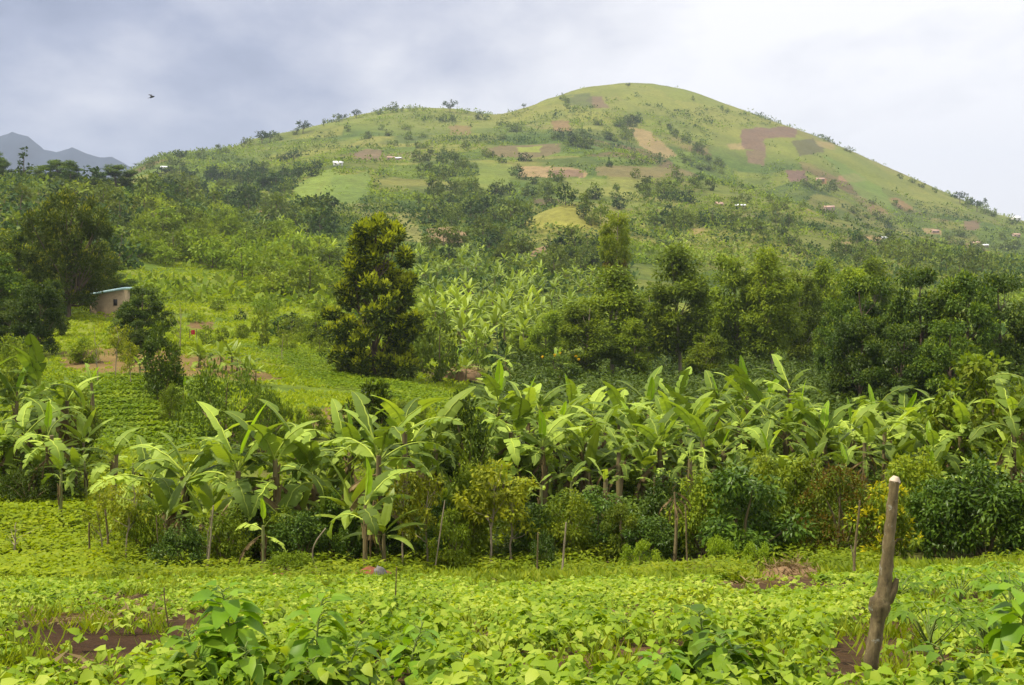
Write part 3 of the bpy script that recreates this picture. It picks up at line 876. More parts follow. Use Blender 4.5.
KIND = {
    'euc': (P_euc, 3), 'eucslim': (P_eucslim, 1), 'oak': (P_oak, 1), 'broad': (P_broad, 3), 'feather': (P_feather, 2),
    'coffee': (lambda r: P_shrub(r), 3),
    'green': (lambda r: P_shrub(r, ('green',), 40, 110, .058, .027), 3),
    'light': (lambda r: P_shrub(r, ('light',), 34, 80, .085, .04, prof=LOW), 2),
    'dark': (lambda r: P_shrub(r, ('dark', 'green'), 70, 60, .055, .022, 'diamond', [(0, .2), (.2, .30), (.5, .31), (.8, .22), (1, .08)], 9, .0, (.06, .06), tip=(1, .9)), 2),
    'dense': (lambda r: P_shrub(r, ('dark', 'green'), 80, 60, .06, .024, 'diamond', LOW, 14, -.1, (.10, .09), tip=(1, .9)), 2),
    'conebush': (lambda r: P_shrub(r, ('dark', 'light'), 60, 60, .06, .024, 'diamond', [(0, .2), (.2, .26), (.5, .20), (.8, .12), (1, .03)], 6, -.3, (.05, .05), tip=(1, .7)), 1),
    'rust': (lambda r: P_shrub(r, ('green', 'rust'), 54, 110, .048, .022, 'fold', [(0, .5), (.3, .55), (.6, .48), (.85, .32), (1, .1)], 8, .35, (.10, .08), tip=(1, .25)), 1),
    'yellow': (lambda r: P_shrub(r, ('green', 'yellow'), 28, 80, .065, .032, 'fold', [(0, .2), (.3, .34), (.6, .34), (.85, .26), (1, .1)], 7, .5, (.08, .07), tip=(1, .35)), 1),
    'creeper': (lambda r: P_shrub(r, ('green', 'light'), 60, 70, .05, .03, 'fold', [(0, .30), (.3, .42), (.6, .42), (.85, .30), (1, .1)], 8, .6, (.07, .06), tip=(1, .3)), 1),
    'sapling': (lambda r: P_sapling(r), 3),
    'bare': (lambda r: P_sapling(r, 'green', 7, 12, .08, .03), 2),
    'hillround': (lambda r: P_hill(r, ROUND, 'hillgreen'), 3), 'hilltall': (lambda r: P_hill(r, TALLR, 'hillgreen', 13, 16, .10, .06, (.07, .05)), 2),
    'hillflat': (lambda r: P_hill(r, FLAT, 'hilldark', 14, 16, .13, .08, (.09, .06), .03, .5), 2), 'hillcone': (lambda r: P_hill(r, CONE, 'hilldark', 14, 16, .09, .06, (.05, .04)), 1),
    'hilldark': (lambda r: P_hill(r, ROUND, 'hilldark'), 3), 'hilllow': (lambda r: P_hill(r, LOW, 'hillgreen', 14, 16, .22, .14, (.2, .14), .03), 3),
    'slope': (lambda r: P_hill(r, ROUND, 'hilllight', 22, 30, .09, .055, (.09, .08)), 3), 'slopelow': (lambda r: P_hill(r, LOW, 'hilllight', 18, 26, .15, .09, (.18, .12)), 2),
    'slopemid': (lambda r: P_hill(r, ROUND, 'hillgreen', 22, 30, .09, .055, (.09, .08)), 2),
}
# half width of each crown at height 1, so that a wanted width gives the scale
HALF = {'euc': .215, 'eucslim': .14, 'oak': .26, 'broad': .35, 'feather': .36, 'coffee': .46, 'green': .46, 'light': .85, 'dark': .34, 'dense': .85, 'conebush': .27, 'rust': .58, 'yellow': .38, 'creeper': .45,
        'sapling': .28, 'bare': .25, 'hillround': .50, 'hilltall': .30, 'hillflat': .6, 'hillcone': .24, 'hilldark': .5, 'hilllow': .9, 'slope': .5, 'slopelow': .9, 'slopemid': .5}
_cnt = {}


def plant(name, cat, kind, x, y, h, w, label, group=None, sink=.02, rz=None):
    """a tree or shrub of height h and width w metres; its trunk or stem and its crown are parts"""
    fn, nv = KIND[kind]
    k = _cnt.get(kind, 0); _cnt[kind] = k + 1
    a, b = proto(kind, k % nv, fn)
    s = w / 2 / HALF[kind]
    o = thing(name, label, cat, (x, y, Hs(x, y) - sink * h), (k * 2.4) if rz is None else rz, (s, s, h), group)
    link(a.name.split('.')[0], a, o); link(b.name.split('.')[0], b, o)
    return o


def plant_px(name, cat, kind, px, d, top, wpx, label, group=None, **kw):
    x = (px - CX) / F * d
    h = (HY - top) / F * d - Hs(x, d)
    return plant(name, cat, kind, x, d, h, wpx / F * d, label, group, **kw)


# ------------------------------------------------------------------ banana plants
def banana_leaf(rng, L, W, e0, bend, torn, n=20, mats=(0, 1), mb=None, yaw=0.0, cup=.35, z0=0.0, r0=0.0, rib=True):
    mb = mb or MB()
    t = np.linspace(0, 1, n + 1)
    ang = e0 - bend * t ** 1.35
    dx = np.cos(ang); dz = np.sin(ang)
    px = np.r_[0, np.cumsum((dx[1:] + dx[:-1]) / 2)] / n * L + r0
    pz = np.r_[0, np.cumsum((dz[1:] + dz[:-1]) / 2)] / n * L + z0
    sway = np.cumsum(rng.normal(size=n + 1)) * .006 * L
    A = np.c_[px, sway, pz]
    tb = np.clip((t - .14) / .86, 0, 1)
    w = W / 2 * np.minimum(1, (tb / .16) ** .6) * np.clip(1 - tb ** 3.2, 0, 1) ** .8
    up = np.c_[-dz, np.zeros(n + 1), dx]
    c, s = math.cos(yaw), math.sin(yaw)
    Rz = np.array([[c, -s, 0], [s, c, 0], [0, 0, 1]])
    k0 = int(n * .14)
    for sd in (-1, 1):
        hang = cup + rng.normal() * .1
        for k in range(k0, n):
            tear = rng.random() < torn
            if tear or k == k0:
                base = cup - (rng.random() ** 1.5) * (1.5 if torn > .05 else .25)
                hang = base if torn > .05 else cup + rng.normal() * .05
            hh = hang if torn > .05 else cup - .25 * t[k]
            shr = .62 if tear else 1.0
            V = []
            for q, ww in ((k, w[k] * (shr if tear else 1)), (k + 1, w[k + 1] * (.95 if torn > .05 else 1))):
                a1, a2 = hh, hh - .35
                side = np.array([0, sd, 0.0])
                p1 = A[q] + (side * math.cos(a1) + up[q] * math.sin(a1)) * ww * .5
                p2 = p1 + (side * math.cos(a2) + up[q] * math.sin(a2)) * ww * .5
                V += [A[q], p1, p2]
            f = np.array([[0, 3, 4, 1], [1, 4, 5, 2]])
            if sd > 0: f = f[:, ::-1]
            mb.add(np.array(V) @ Rz.T, f, mats[0])
    if rib:
        off = A + up * .004
        mb.tube(off @ Rz.T, np.linspace(.024, .006, n + 1) * max(L, .6) / 2.0, 4, mats[1])
    return mb


_rb = np.random.default_rng(5)
# from the newest, upright leaf to the oldest, hanging one
BL = [banana_leaf(_rb, 1.0, 0.185, 1.42, .35, 0.0, cup=.75).mesh('leaf', [M['banana_new'], M['midrib']], False),
      banana_leaf(_rb, 1.0, 0.220, 1.15, .95, .10, 28, cup=.5).mesh('leaf', [M['banana'], M['midrib']], False),
      banana_leaf(_rb, 1.0, 0.229, .95, 1.3, .28, 28).mesh('leaf', [M['banana'], M['midrib']], False),
      banana_leaf(_rb, 1.0, 0.238, .75, 1.5, .40, 28).mesh('leaf', [M['banana'], M['midrib']], False),
      banana_leaf(_rb, 1.0, 0.229, .52, 1.6, .55, 28).mesh('leaf', [M['banana'], M['midrib']], False),
      banana_leaf(_rb, 1.0, 0.220, .25, 1.65, .6, 28).mesh('leaf', [M['banana'], M['midrib']], False),
      banana_leaf(_rb, 1.0, 0.211, -.1, 1.4, .7, 28).mesh('leaf', [M['banana'], M['midrib']], False),
      banana_leaf(_rb, 1.0, 0.229, .8, 1.2, .5, 28).mesh('leaf', [M['banana'], M['midrib']], False),
      banana_leaf(_rb, 1.0, 0.194, 1.05, 1.9, .35, 28).mesh('leaf', [M['banana'], M['midrib']], False),
      banana_leaf(_rb, 1.0, .24, .45, 2.3, .5, 28).mesh('leaf', [M['banana'], M['midrib']], False),
      banana_leaf(_rb, 1.0, .22, -.45, 1.0, .7, 28).mesh('leaf', [M['banana'], M['midrib']], False)]
BD = [banana_leaf(_rb, 1.0, .16, -.25, 1.25, .7, 14, cup=-.7).mesh('dry_leaf', [M['dry'], M['dry']], False),
      banana_leaf(_rb, .8, .13, -.6, .9, .7, 12, cup=-.9).mesh('dry_leaf', [M['dry'], M['dry']], False)]


def stem_proto(rng, lean, mat='stem'):
    mb = MB()
    t = np.linspace(0, 1, 9)
    ax = np.c_[lean * t ** 2, rng.normal() * .04 * t, t]
    ax[0, 2] = -.05
    mb.tube(ax, (.075 - .03 * t) * (1 + .06 * rng.normal(size=9)), 9)
    for k in range(7):                              # old leaf bases clasping the stem
        z = .2 + .75 * rng.random(); a = rng.random() * 6.28
        c, s = math.cos(a), math.sin(a)
        r = .07 - .028 * z
        mb.tube(np.array([(lean * (z - .15) ** 2 + c * r, s * r, z - .15), (lean * z * z + c * (r + .012), s * (r + .012), z), (lean * z * z + c * (r + .06), s * (r + .06), z + .06)]), [.03, .028, .012], 5, 1)
    return mb.mesh('stem', [M[mat], M['dry']], True)


BY = stem_proto(_rb, .0, 'youngstem')
BS = [stem_proto(_rb, .0), stem_proto(_rb, .08), stem_proto(_rb, -.06)]
def banana_far_mesh(rng):
    mb = MB()
    hs = .48
    mb.tube(np.array([(0, 0, -.05), (0, 0, hs * .5), (0, 0, hs)]), [.035, .03, .02], 5, 2)
    for i in range(8):
        age = i / 7
        e0 = 1.35 - 1.1 * age + rng.normal() * .1
        banana_leaf(rng, (.55 + .12 * rng.random()), .15, e0, .5 + .8 * age, 0.0, 7, (0, 1), mb, i * 2.4 + rng.random() * .5, .35 - .5 * age, hs * (1 - .06 * age), 0, rib=False)
    return mb.mesh('banana_plant', [M['banana_far'], M['midrib'], M['stem']])


BF = [banana_far_mesh(np.random.default_rng(70 + i)) for i in range(5)]


_bn = [0]


def banana(x, y, hs, L, label, group=None, n=13, new=True, dry=7, young=False, phase=None, lean=True, suck=0):
    """banana plant: stem hs metres tall, leaves L metres long"""
    k = _bn[0]; _bn[0] += 1
    rng = np.random.default_rng(900 + k)
    if n > 8: hs *= .85 + .2 * rng.random()
    o = thing('banana_plant', label, 'banana plant', (x, y, Hs(x, y) - .03), rng.random() * 6.28, (1, 1, 1), group)
    lean = lean and hs > 1.5
    st = BS[k % 3] if lean else BS[0] if hs > 1.5 else BY
    ws = 1.35 if hs > 1.6 else .75
    link('stem', st, o, (0, 0, 0), None, (ws, ws, hs))
    tx = (0.0, .08, -.06)[k % 3] * (1.35 if hs > 1.6 else .75) if lean else 0.0
    ph = rng.random() * 6.28 if phase is None else phase
    for i in range(n):
        age = i / max(n - 1, 1)
        v = 0 if (i == 0 and new) else int(np.clip(1 + age * 5.2 + rng.normal() * 1.0, 1, 6))
        if v in (2, 3) and rng.random() < .5: v = 7 + (i % 2)
        if v >= 4 and rng.random() < .45: v = 9
        if n > 8 and i >= n - 3: v = 10
        LL = L * (.78 + .3 * rng.random()) * (.72 if i == 0 else 1) * (1 - .12 * (age > .8))
        link('leaf', BL[v], o, (tx * (1 - .3 * age), 0, hs * (1.04 - .26 * age)), ((rng.random() - .5) * .6, (rng.random() - .5) * .45, ph + i * 2.4 + rng.normal() * .45), (LL, LL * (1.15 + .35 * rng.random()), LL))
    for i in range(suck):
        a = rng.random() * 6.28; rr = .5 + .5 * rng.random(); s = 1.5 + 1.0 * rng.random()
        link('sucker', BF[(k + i) % 5], o, (rr * math.cos(a), rr * math.sin(a), 0), (0, 0, a), (s, s, s))
    for i in range(dry):
        s = L * (.6 + .4 * rng.random())
        link('dry_leaf', BD[i % 2], o, (tx * .8, 0, hs * (.82 - .055 * i)), (0, 0, rng.random() * 6.28), (s, s, s))
    return o

# ------------------------------------------------------------------ trees of the middle distance
def T(kind, px, d, top, w, label, group=None, name='tree', cat='tree', **kw):
    return plant_px(name, cat, kind, px, d, top, w, label, group, **kw)


T('oak', 375, 92, 205, 100, 'tall dark conical tree with yellow new leaf tips, alone on the mown slope', name='silky_oak_tree')
T('eucslim', 616, 165, 200, 38, 'tall slender eucalyptus with a bronze lower crown, rising above all its neighbours', name='eucalyptus_tree', group='eucalyptus trees behind the banana grove')
EG = 'eucalyptus trees behind the banana grove'
for px, d, top, w, lab in [
    (612, 118, 272, 84, 'broad bushy eucalyptus in front of the tall slender one'),
    (584, 112, 300, 56, 'low leaning eucalyptus beside the broad bushy one, nearest the knoll'),
    (648, 132, 288, 46, 'narrow eucalyptus squeezed between the broad bushy one and the domed one'),
    (680, 116, 251, 74, 'domed eucalyptus with a bare straight pale lower trunk, standing a little apart'),
    (713, 136, 282, 44, 'short eucalyptus just right of the domed one'),
    (736, 122, 249, 60, 'tall eucalyptus with stacked rounded clumps, first of the touching pair'),
    (772, 118, 254, 66, 'tall eucalyptus with stacked rounded clumps, second of the touching pair'),
    (757, 134, 272, 46, 'eucalyptus half hidden behind the touching tall pair'),
    (802, 126, 268, 48, 'thin young eucalyptus at the near end of the plantation'),
    (826, 134, 264, 46, 'thin young eucalyptus in the middle of the plantation'),
    (848, 140, 262, 46, 'thin young eucalyptus at the far end, against the dark broadleaf trees'),
    (790, 142, 276, 40, 'shadowed eucalyptus deep inside the plantation'),
    (872, 150, 262, 50, 'pale topped eucalyptus peeping over the dark broadleaf trees'),
    (548, 124, 308, 42, 'small rounded eucalyptus near the foot of the knoll'),
    (524, 128, 326, 34, 'smallest rounded eucalyptus, at the edge of the far banana grove'),
    (632, 112, 322, 44, 'young eucalyptus sapling in front of the broad bushy one'),
    (706, 112, 330, 44, 'young eucalyptus sapling at the foot of the domed one'),
]:
    T('euc', px, d, top, w, lab, EG, name='eucalyptus_tree')
BG = 'dark broadleaf trees behind the right end of the grove'
for px, d, top, w, lab in [
    (872, 84, 268, 82, 'dark broadleaf tree, first of the wall of trees beside the eucalyptus plantation'),
    (922, 82, 262, 86, 'dark broadleaf tree with the highest crown in the right wall of trees'),
    (965, 80, 264, 78, 'dark broadleaf tree with a knobbly top, third in the wall of trees'),
    (1004, 82, 266, 84, 'dark broadleaf tree, fourth in the wall of trees, cut by the frame'),
    (1050, 84, 270, 90, 'dark broadleaf tree closing the wall of trees, mostly out of frame'),
    (858, 76, 312, 64, 'lower dark broadleaf tree in front of the plantation trunks'),
    (900, 72, 318, 76, 'lower dark glossy tree under the highest crown of the tree wall'),
    (950, 70, 316, 76, 'lower dark glossy tree behind the creeper covered tree'),
    (840, 98, 288, 52, 'dark broadleaf tree set back between plantation and tree wall'),
]:
    T('broad', px, d, top, w, lab, BG, name='broadleaf_tree')
T('creeper', 988, 38, 346, 120, 'pale green tree smothered in hanging creepers above the right bushes', name='creeper_covered_tree')
T('broad', 1110, 60, 360, 120, 'dark broadleaf tree outside the right frame edge', name='broadleaf_tree')
T('green', 1035, 37, 372, 80, 'creeper covered shrub at the frame edge beside the smothered tree', name='tall_shrub', cat='shrub')
T('feather', 68, 122, 184, 84, 'big vase shaped tree with feathery yellow tipped crown beside the brick house', name='feathery_tree')
T('feather', 18, 132, 226, 84, 'feathery dark tree behind the big vase shaped one', name='feathery_tree')
T('broad', -8, 112, 250, 84, 'dark broadleaf tree at the left edge behind the tall bananas', name='broadleaf_tree')
T('broad', 38, 90, 278, 54, 'leafy mid green tree in front of the white walled shed', name='broadleaf_tree')
T('broad', 104, 150, 262, 60, 'dark tree standing behind the brick house', name='broadleaf_tree')
T('broad', 141, 100, 284, 56, 'dark spreading tree hiding the right end of the brick house', name='broadleaf_tree')
T('dark', 162, 64, 318, 42, 'dark columnar tree alone on the edge of the sweet potato bed', name='columnar_tree')
for px, d, top, w, k, lab in [
    (52, 126, 246, 56, 'feather', 'feathery tree filling the gap between the two big feathery ones'),
    (92, 138, 236, 56, 'feather', 'feathery tree behind the crown of the big vase shaped one'),
    (-20, 128, 236, 70, 'feather', 'feathery tree cut by the left frame edge'),
    (12, 96, 296, 56, 'broad', 'low leafy tree at the left edge under the feathery trees'),
    (50, 104, 276, 34, 'broad', 'slim dark leafy tree right in front of the white walled shed'),
    (30, 36.4, 462, 62, 'dense', 'dark undergrowth bush between the left edge banana stems'),
    (64, 37, 474, 46, 'dense', 'dark low bush at the inner foot of the left edge bananas'),
    (-6, 37, 470, 50, 'dense', 'dark low bush at the left frame edge under the bananas'),
    (20, 72, 328, 44, 'green', 'leafy shrub behind the left edge bananas'),
    (136, 86, 318, 34, 'broad', 'small dark tree between the brick house and the columnar tree'),
    (82, 84, 336, 34, 'green', 'leafy shrub on the bank below the brick house'),
]:
    T(k, px, d, top, w, lab, name={'broad': 'broadleaf_tree', 'feather': 'feathery_tree'}.get(k, 'tall_shrub'), cat='shrub' if k in ('green', 'dense') else 'tree')
T('hillcone', 24, 385, 145, 17, 'dark pointed conifer on the left skyline', name='conifer_tree')
T('broad', 60, 378, 158, 46, 'wide dark tree on the left skyline next to the pointed conifer', name='skyline_tree')
T('broad', 116, 380, 163, 46, 'dark wide tree at the right end of the left skyline trees', name='skyline_tree')
T('broad', -8, 372, 150, 36, 'dark tree cut by the left frame edge on the skyline', name='skyline_tree')
T('hilldark', 92, 372, 164, 30, 'dark tree between the two widest skyline trees on the left', name='skyline_tree')
T('hillround', 38, 372, 166, 30, 'smaller green tree right of the pointed skyline conifer', name='skyline_tree')
T('broad', 88, 350, 176, 40, 'green rounded tree just below the wide right end skyline tree', name='skyline_tree')
for px, d, top, w, k, lab in [
    (98, 72, 322, 22, 'bare', 'thin pale stemmed sapling below the brick house'),
    (116, 74, 322, 26, 'sapling', 'leafy young tree under the brick house wall'),
    (316, 114, 306, 26, 'slope', 'small bushy tree left of the tall conical tree, at mid slope'),
    (292, 116, 312, 28, 'slopemid', 'rounded bush in the scrubby row across the mown slope'),
    (206, 104, 322, 20, 'slopemid', 'dark rounded bush beside the little red cloth'),
    (222, 106, 324, 14, 'slopemid', 'small bush right of the red cloth, on the bank'),
    (130, 70, 340, 22, 'sapling', 'spindly sapling over the bare earth terrace'),
    (240, 66, 352, 12, 'bare', 'almost leafless pole sapling on the mown slope'),
    (282, 96, 330, 14, 'bare', 'tiny thin sapling on the mown slope below the scrub row'),
    (180, 96, 300, 20, 'bare', 'slender sapling with a thin grey crown behind the columnar tree'),
    (262, 106, 305, 20, 'slope', 'light green young tree in the upper mown slope'),
    (440, 96, 308, 40, 'slopemid', 'loose reddish green tree right of the tall conical tree'),
    (418, 104, 330, 28, 'slope', 'pale young tree close behind the tall conical tree'),
    (497, 105, 328, 28, 'hilldark', 'small dark tree at the near end of the far banana grove'),
    (478, 118, 322, 30, 'slope', 'light bushy tree in the far banana grove above the thatch heap'),
    (560, 96, 352, 44, 'broad', 'low bushy tree with yellow blossoms behind the grove'),
]:
    T(k, px, d, top, w, lab, name='young_tree', cat='young tree')
for px, d, top, w, k, lab in [
    (226, 47, 356, 104, 'dense', 'wide dark bush above the tall left banana clump'),
    (262, 45, 380, 50, 'dense', 'smaller dark bush touching the wide one on its right'),
    (375, 45, 368, 46, 'conebush', 'pointed bush with pale new tips below the tall conical tree'),
    (346, 44, 396, 34, 'dark', 'narrow dark bush beside the pointed pale tipped bush'),
    (464, 34, 384, 58, 'dark', 'tall dark column of bush between the two banana groves'),
    (440, 36, 410, 40, 'green', 'leafy shrub against the tall dark column of bush'),
    (68, 46, 366, 52, 'green', 'rounded green shrub behind the tall left edge bananas'),
    (82, 44, 400, 40, 'green', 'low green shrub beside the left edge bananas'),
    (172, 58, 380, 24, 'green', 'small shrub at the foot of the dark columnar tree'),
    (410, 60, 396, 34, 'green', 'low shrub on the grass below the tall conical tree'),
    (312, 50, 404, 30, 'green', 'low shrub on the bare bank behind the left bananas'),
    (285, 48, 400, 36, 'light', 'pale low shrub on the bank behind the left bananas'),
]:
    T(k, px, d, top, w, lab, name='bush', cat='bush')

_t = [o for o in COL.objects if o.get('label') == 'low bushy tree with yellow blossoms behind the grove'][0]
_r = np.random.default_rng(4)
_m = MB()
for q in ((-.30, -.1, .93), (-.12, -.2, .97), (.22, -.2, .94), (.02, .1, .99), (.32, .1, .86)):
    dd = nrm(_r.normal(size=(40, 3)))
    leaf_cards(_m, np.array(q) + dd * .012, dd + [0, 0, .4], dd, .02, .013)
M['blossom'] = leaf_mat('blossom', (.50, .32, .02), (.58, .40, .03), (.62, .46, .05), .3, .6, .2)
link('blossom', _m.mesh('blossom', [M['blossom']]), _t)

# ------------------------------------------------------------------ shrub belt at the edge of the bean field
for px, d, top, w, k, lab in [
    (181, 27.2, 520, 50, 'coffee', 'dark glossy coffee bush low in front of the left banana clump'),
    (104, 29, 488, 32, 'sapling', 'thin sapling at the left end of the shrub belt'),
    (126, 28.4, 478, 40, 'sapling', 'taller bare stemmed sapling at the left end of the shrub belt'),
    (146, 28.8, 496, 40, 'green', 'mid green shrub between the left end saplings and the dark coffee bush'),
    (206, 27.4, 505, 26, 'bare', 'pale leaning pole sapling right of the low dark coffee bush'),
    (224, 28.4, 500, 48, 'green', 'mid green shrub under the tall left bananas'),
    (250, 29.4, 492, 46, 'coffee', 'dark coffee bush between the tall left banana stems'),
    (300, 28.2, 508, 58, 'coffee', 'dark coffee bush left of the front light green banana'),
    (328, 29.6, 488, 60, 'coffee', 'dark coffee bush behind the front light green banana'),
    (290, 25.4, 548, 54, 'light', 'bright leafy low bush at the field edge by the red soil lumps'),
    (403, 28, 468, 46, 'sapling', 'spindly coffee sapling just right of the front light green banana'),
    (428, 28.2, 474, 44, 'sapling', 'spindly coffee sapling with a forked stem, two right of the front banana'),
    (452, 27.8, 505, 42, 'green', 'leafy low shrub at the foot of the forked coffee sapling'),
    (441, 29.4, 492, 46, 'coffee', 'shaded coffee bush behind the forked coffee sapling'),
    (490, 28.6, 458, 62, 'sapling', 'tall open coffee tree below the dark column of bush'),
    (512, 28.9, 475, 56, 'sapling', 'open coffee tree with yellowing leaves near the belt middle'),
    (470, 29.6, 455, 50, 'green', 'bushy shrub directly below the dark column of bush'),
    (532, 29.4, 500, 50, 'coffee', 'small dark coffee bush at the belt middle'),
    (544, 27.6, 530, 26, 'coffee', 'tiny dark coffee bush out in the weeds, by a thin pole'),
    (566, 29.2, 484, 54, 'green', 'green shrub below the small bright banana'),
    (598, 30, 486, 58, 'coffee', 'dark shrub below the small bright upright banana leaf'),
    (624, 29, 500, 48, 'green', 'green weedy shrub left of the dark spreading coffee'),
    (650, 28.6, 514, 56, 'coffee', 'dark spreading low coffee bush right of the belt middle'),
    (668, 30, 470, 56, 'coffee', 'dark coffee bush beside the withered brown plant'),
    (703, 29.2, 468, 60, 'green', 'mid green shrub left of the biggest coffee bush'),
    (742, 27.8, 458, 100, 'coffee', 'biggest dark coffee bush, standing forward in the belt'),
    (776, 29.4, 442, 70, 'green', 'shrub between the biggest coffee bush and the rusty creeper mound'),
    (842, 28, 464, 92, 'rust', 'mound of shrub overgrown by rusty brown creepers'),
    (884, 27, 478, 62, 'yellow', 'shrub with bright yellow leaves behind the forked post'),
    (812, 29.6, 452, 66, 'green', 'shrub behind the rusty creeper mound'),
    (914, 29.4, 446, 74, 'green', 'light green rounded shrub behind the yellow leaved one'),
    (940, 28, 474, 66, 'coffee', 'dark coffee bush right of the yellow leaved shrub'),
    (985, 27.6, 452, 96, 'coffee', 'big dark coffee bush at the right end of the belt'),
    (1030, 27, 468, 80, 'coffee', 'dark coffee bush cut by the right frame edge'),
    (1085, 27, 470, 90, 'green', 'green shrub outside the right frame edge'),
    (757, 25.6, 540, 34, 'light', 'low pale shrublet in front of the biggest coffee bush'),
    (720, 26.4, 532, 34, 'light', 'low light green shrublet left of the pale one'),
    (640, 27, 538, 40, 'light', 'low weedy shrublet below the dark spreading coffee'),
    (16, 30, 520, 40, 'bare', 'tiny thin seedling alone in the left bean garden'),
    (66, 40, 482, 22, 'green', 'small dark weed clump in the left bean garden'),
    (380, 29.6, 490, 50, 'coffee', 'dark coffee bush in the shade of the drooping torn banana'),
    (352, 28.8, 512, 36, 'coffee', 'low dark bush at the foot of the front light green banana'),
    (278, 29.2, 505, 44, 'green', 'green shrub behind the slender young banana'),
]:
    nm, ct = {'coffee': ('coffee_bush', 'coffee bush'), 'sapling': ('coffee_sapling', 'sapling'), 'bare': ('pole_sapling', 'sapling')}.get(k, ('shrub', 'shrub'))
    T(k, px, d, top, w, lab, 'shrubs along the edge of the bean field', name=nm, cat=ct)

# ------------------------------------------------------------------ near banana plants: (column, distance, row of the crown, leaf length, options, label)
def B(px, d, crown, L, label, group, **kw):
    x = (px - CX) / F * d
    hs = max(.35, (HY - crown) / F * d - Hs(x, d))
    L *= 1.12 if 'left clump' in group else .84 if 'main grove' in group else 1.0
    if L > 1.3: kw.setdefault('suck', 1 + int(px * 7.3) % 3)
    if 'new' not in kw: kw['new'] = int(px * 3.7) % 5 < 3
    return banana(x, d, hs, L, label, group, **kw)


GL = 'banana plants of the left clump'
B(238, 29.6, 454, 2.05, 'tall banana plant with two erect leaves, centre of the left clump', GL, phase=.4)
B(277, 30, 458, 2.0, 'banana plant with a spreading upright fan, right of the left clump centre', GL, n=8, phase=1.6)
B(188, 30.5, 466, 2.0, 'banana plant with long drooping dull leaves, left side of the clump', GL, new=False)
B(150, 32, 472, 1.6, 'small banana plant with low drooping leaves at the clump left end', GL, new=False, dry=1)
B(318, 31, 466, 1.75, 'banana plant with browned leaf bases between the fan and the arching one', GL, new=False, dry=5)
B(300, 33, 456, 1.8, 'banana plant half hidden behind the spreading upright fan', GL)
B(378, 29.2, 458, 2.15, 'big banana plant with long arching torn leaves and brown stem', GL, new=False, dry=4, n=10)
B(346, 32, 450, 1.8, 'banana plant standing behind the big arching torn one', GL)
B(405, 32.5, 448, 1.75, 'banana plant right behind the arching torn leaves', GL, new=False)
B(434, 33.5, 442, 1.7, 'banana plant with torn hanging leaves beside the dark bush column', GL, new=False)
B(365, 26.6, 504, 1.35, 'light green banana plant out in front of the left clump', GL, n=6, dry=2, phase=2.3)
B(264, 26.8, 524, .85, 'slender young banana plant with a single raised pale leaf', GL, n=4, dry=1)
B(405, 31, 430, 1.7, 'banana plant with the highest crown near the dark bush column', GL, n=8)
GLE = 'banana plants at the left edge'
for px, d, cr, L, kw, lab in [
    (14, 41, 392, 2.2, {}, 'tall banana plant at the left frame edge, rear of its group'),
    (42, 42, 384, 2.2, {}, 'tall banana plant with a high leaf fan above the left edge group'),
    (66, 43, 400, 1.6, {'n': 7}, 'banana plant on the inner side of the left edge group'),
    (28, 38, 428, 1.9, {'dry': 5}, 'banana plant with pale erect leaves in front of the left edge group'),
    (50, 37, 434, 1.6, {'n': 7, 'dry': 5}, 'low banana plant with splayed pale leaves, front of the left edge group'),
    (4, 38, 440, 1.8, {'dry': 4}, 'banana plant cut by the left frame edge'),
    (-22, 41, 402, 2.1, {}, 'banana plant just beyond the left frame edge'),
    (112, 36, 452, 1.3, {'n': 6, 'dry': 0, 'new': False}, 'young banana plant with three spread leaves on the left garden'),
    (86, 37, 462, 1.0, {'n': 5, 'dry': 0}, 'smaller young banana plant near the left edge group'),
    (134, 35, 462, 1.3, {'n': 5, 'dry': 1, 'new': False}, 'young banana plant between the left garden and the clump'),
    (94, 56, 382, 1.1, {'n': 7, 'dry': 1}, 'bushy young banana plant at the head of the sweet potato bed'),
    (60, 34, 470, .9, {'n': 5, 'dry': 0}, 'pale banana sucker at the foot of the left edge group'),
]:
    B(px, d, cr, L, lab, GLE, **kw)
GS = 'young banana plants on the left slope'
for px, d, cr, L, lab in [(204, 84, 362, 1.7, 'young banana plant with low arching leaves on the bare terrace'), (226, 82, 364, 1.6, 'young banana plant beside the arching one on the bare terrace'), (248, 78, 366, 1.5, 'young banana plant with an upright leaf above the wide dark bush'), (140, 78, 364, 1.2, 'small banana plant behind the sweet potato bed'), (184, 62, 388, .9, 'small banana sucker right of the dark columnar tree')]:
    B(px, d, cr, L, lab, GS, n=6, dry=0)
GC = 'banana plants of the main grove'
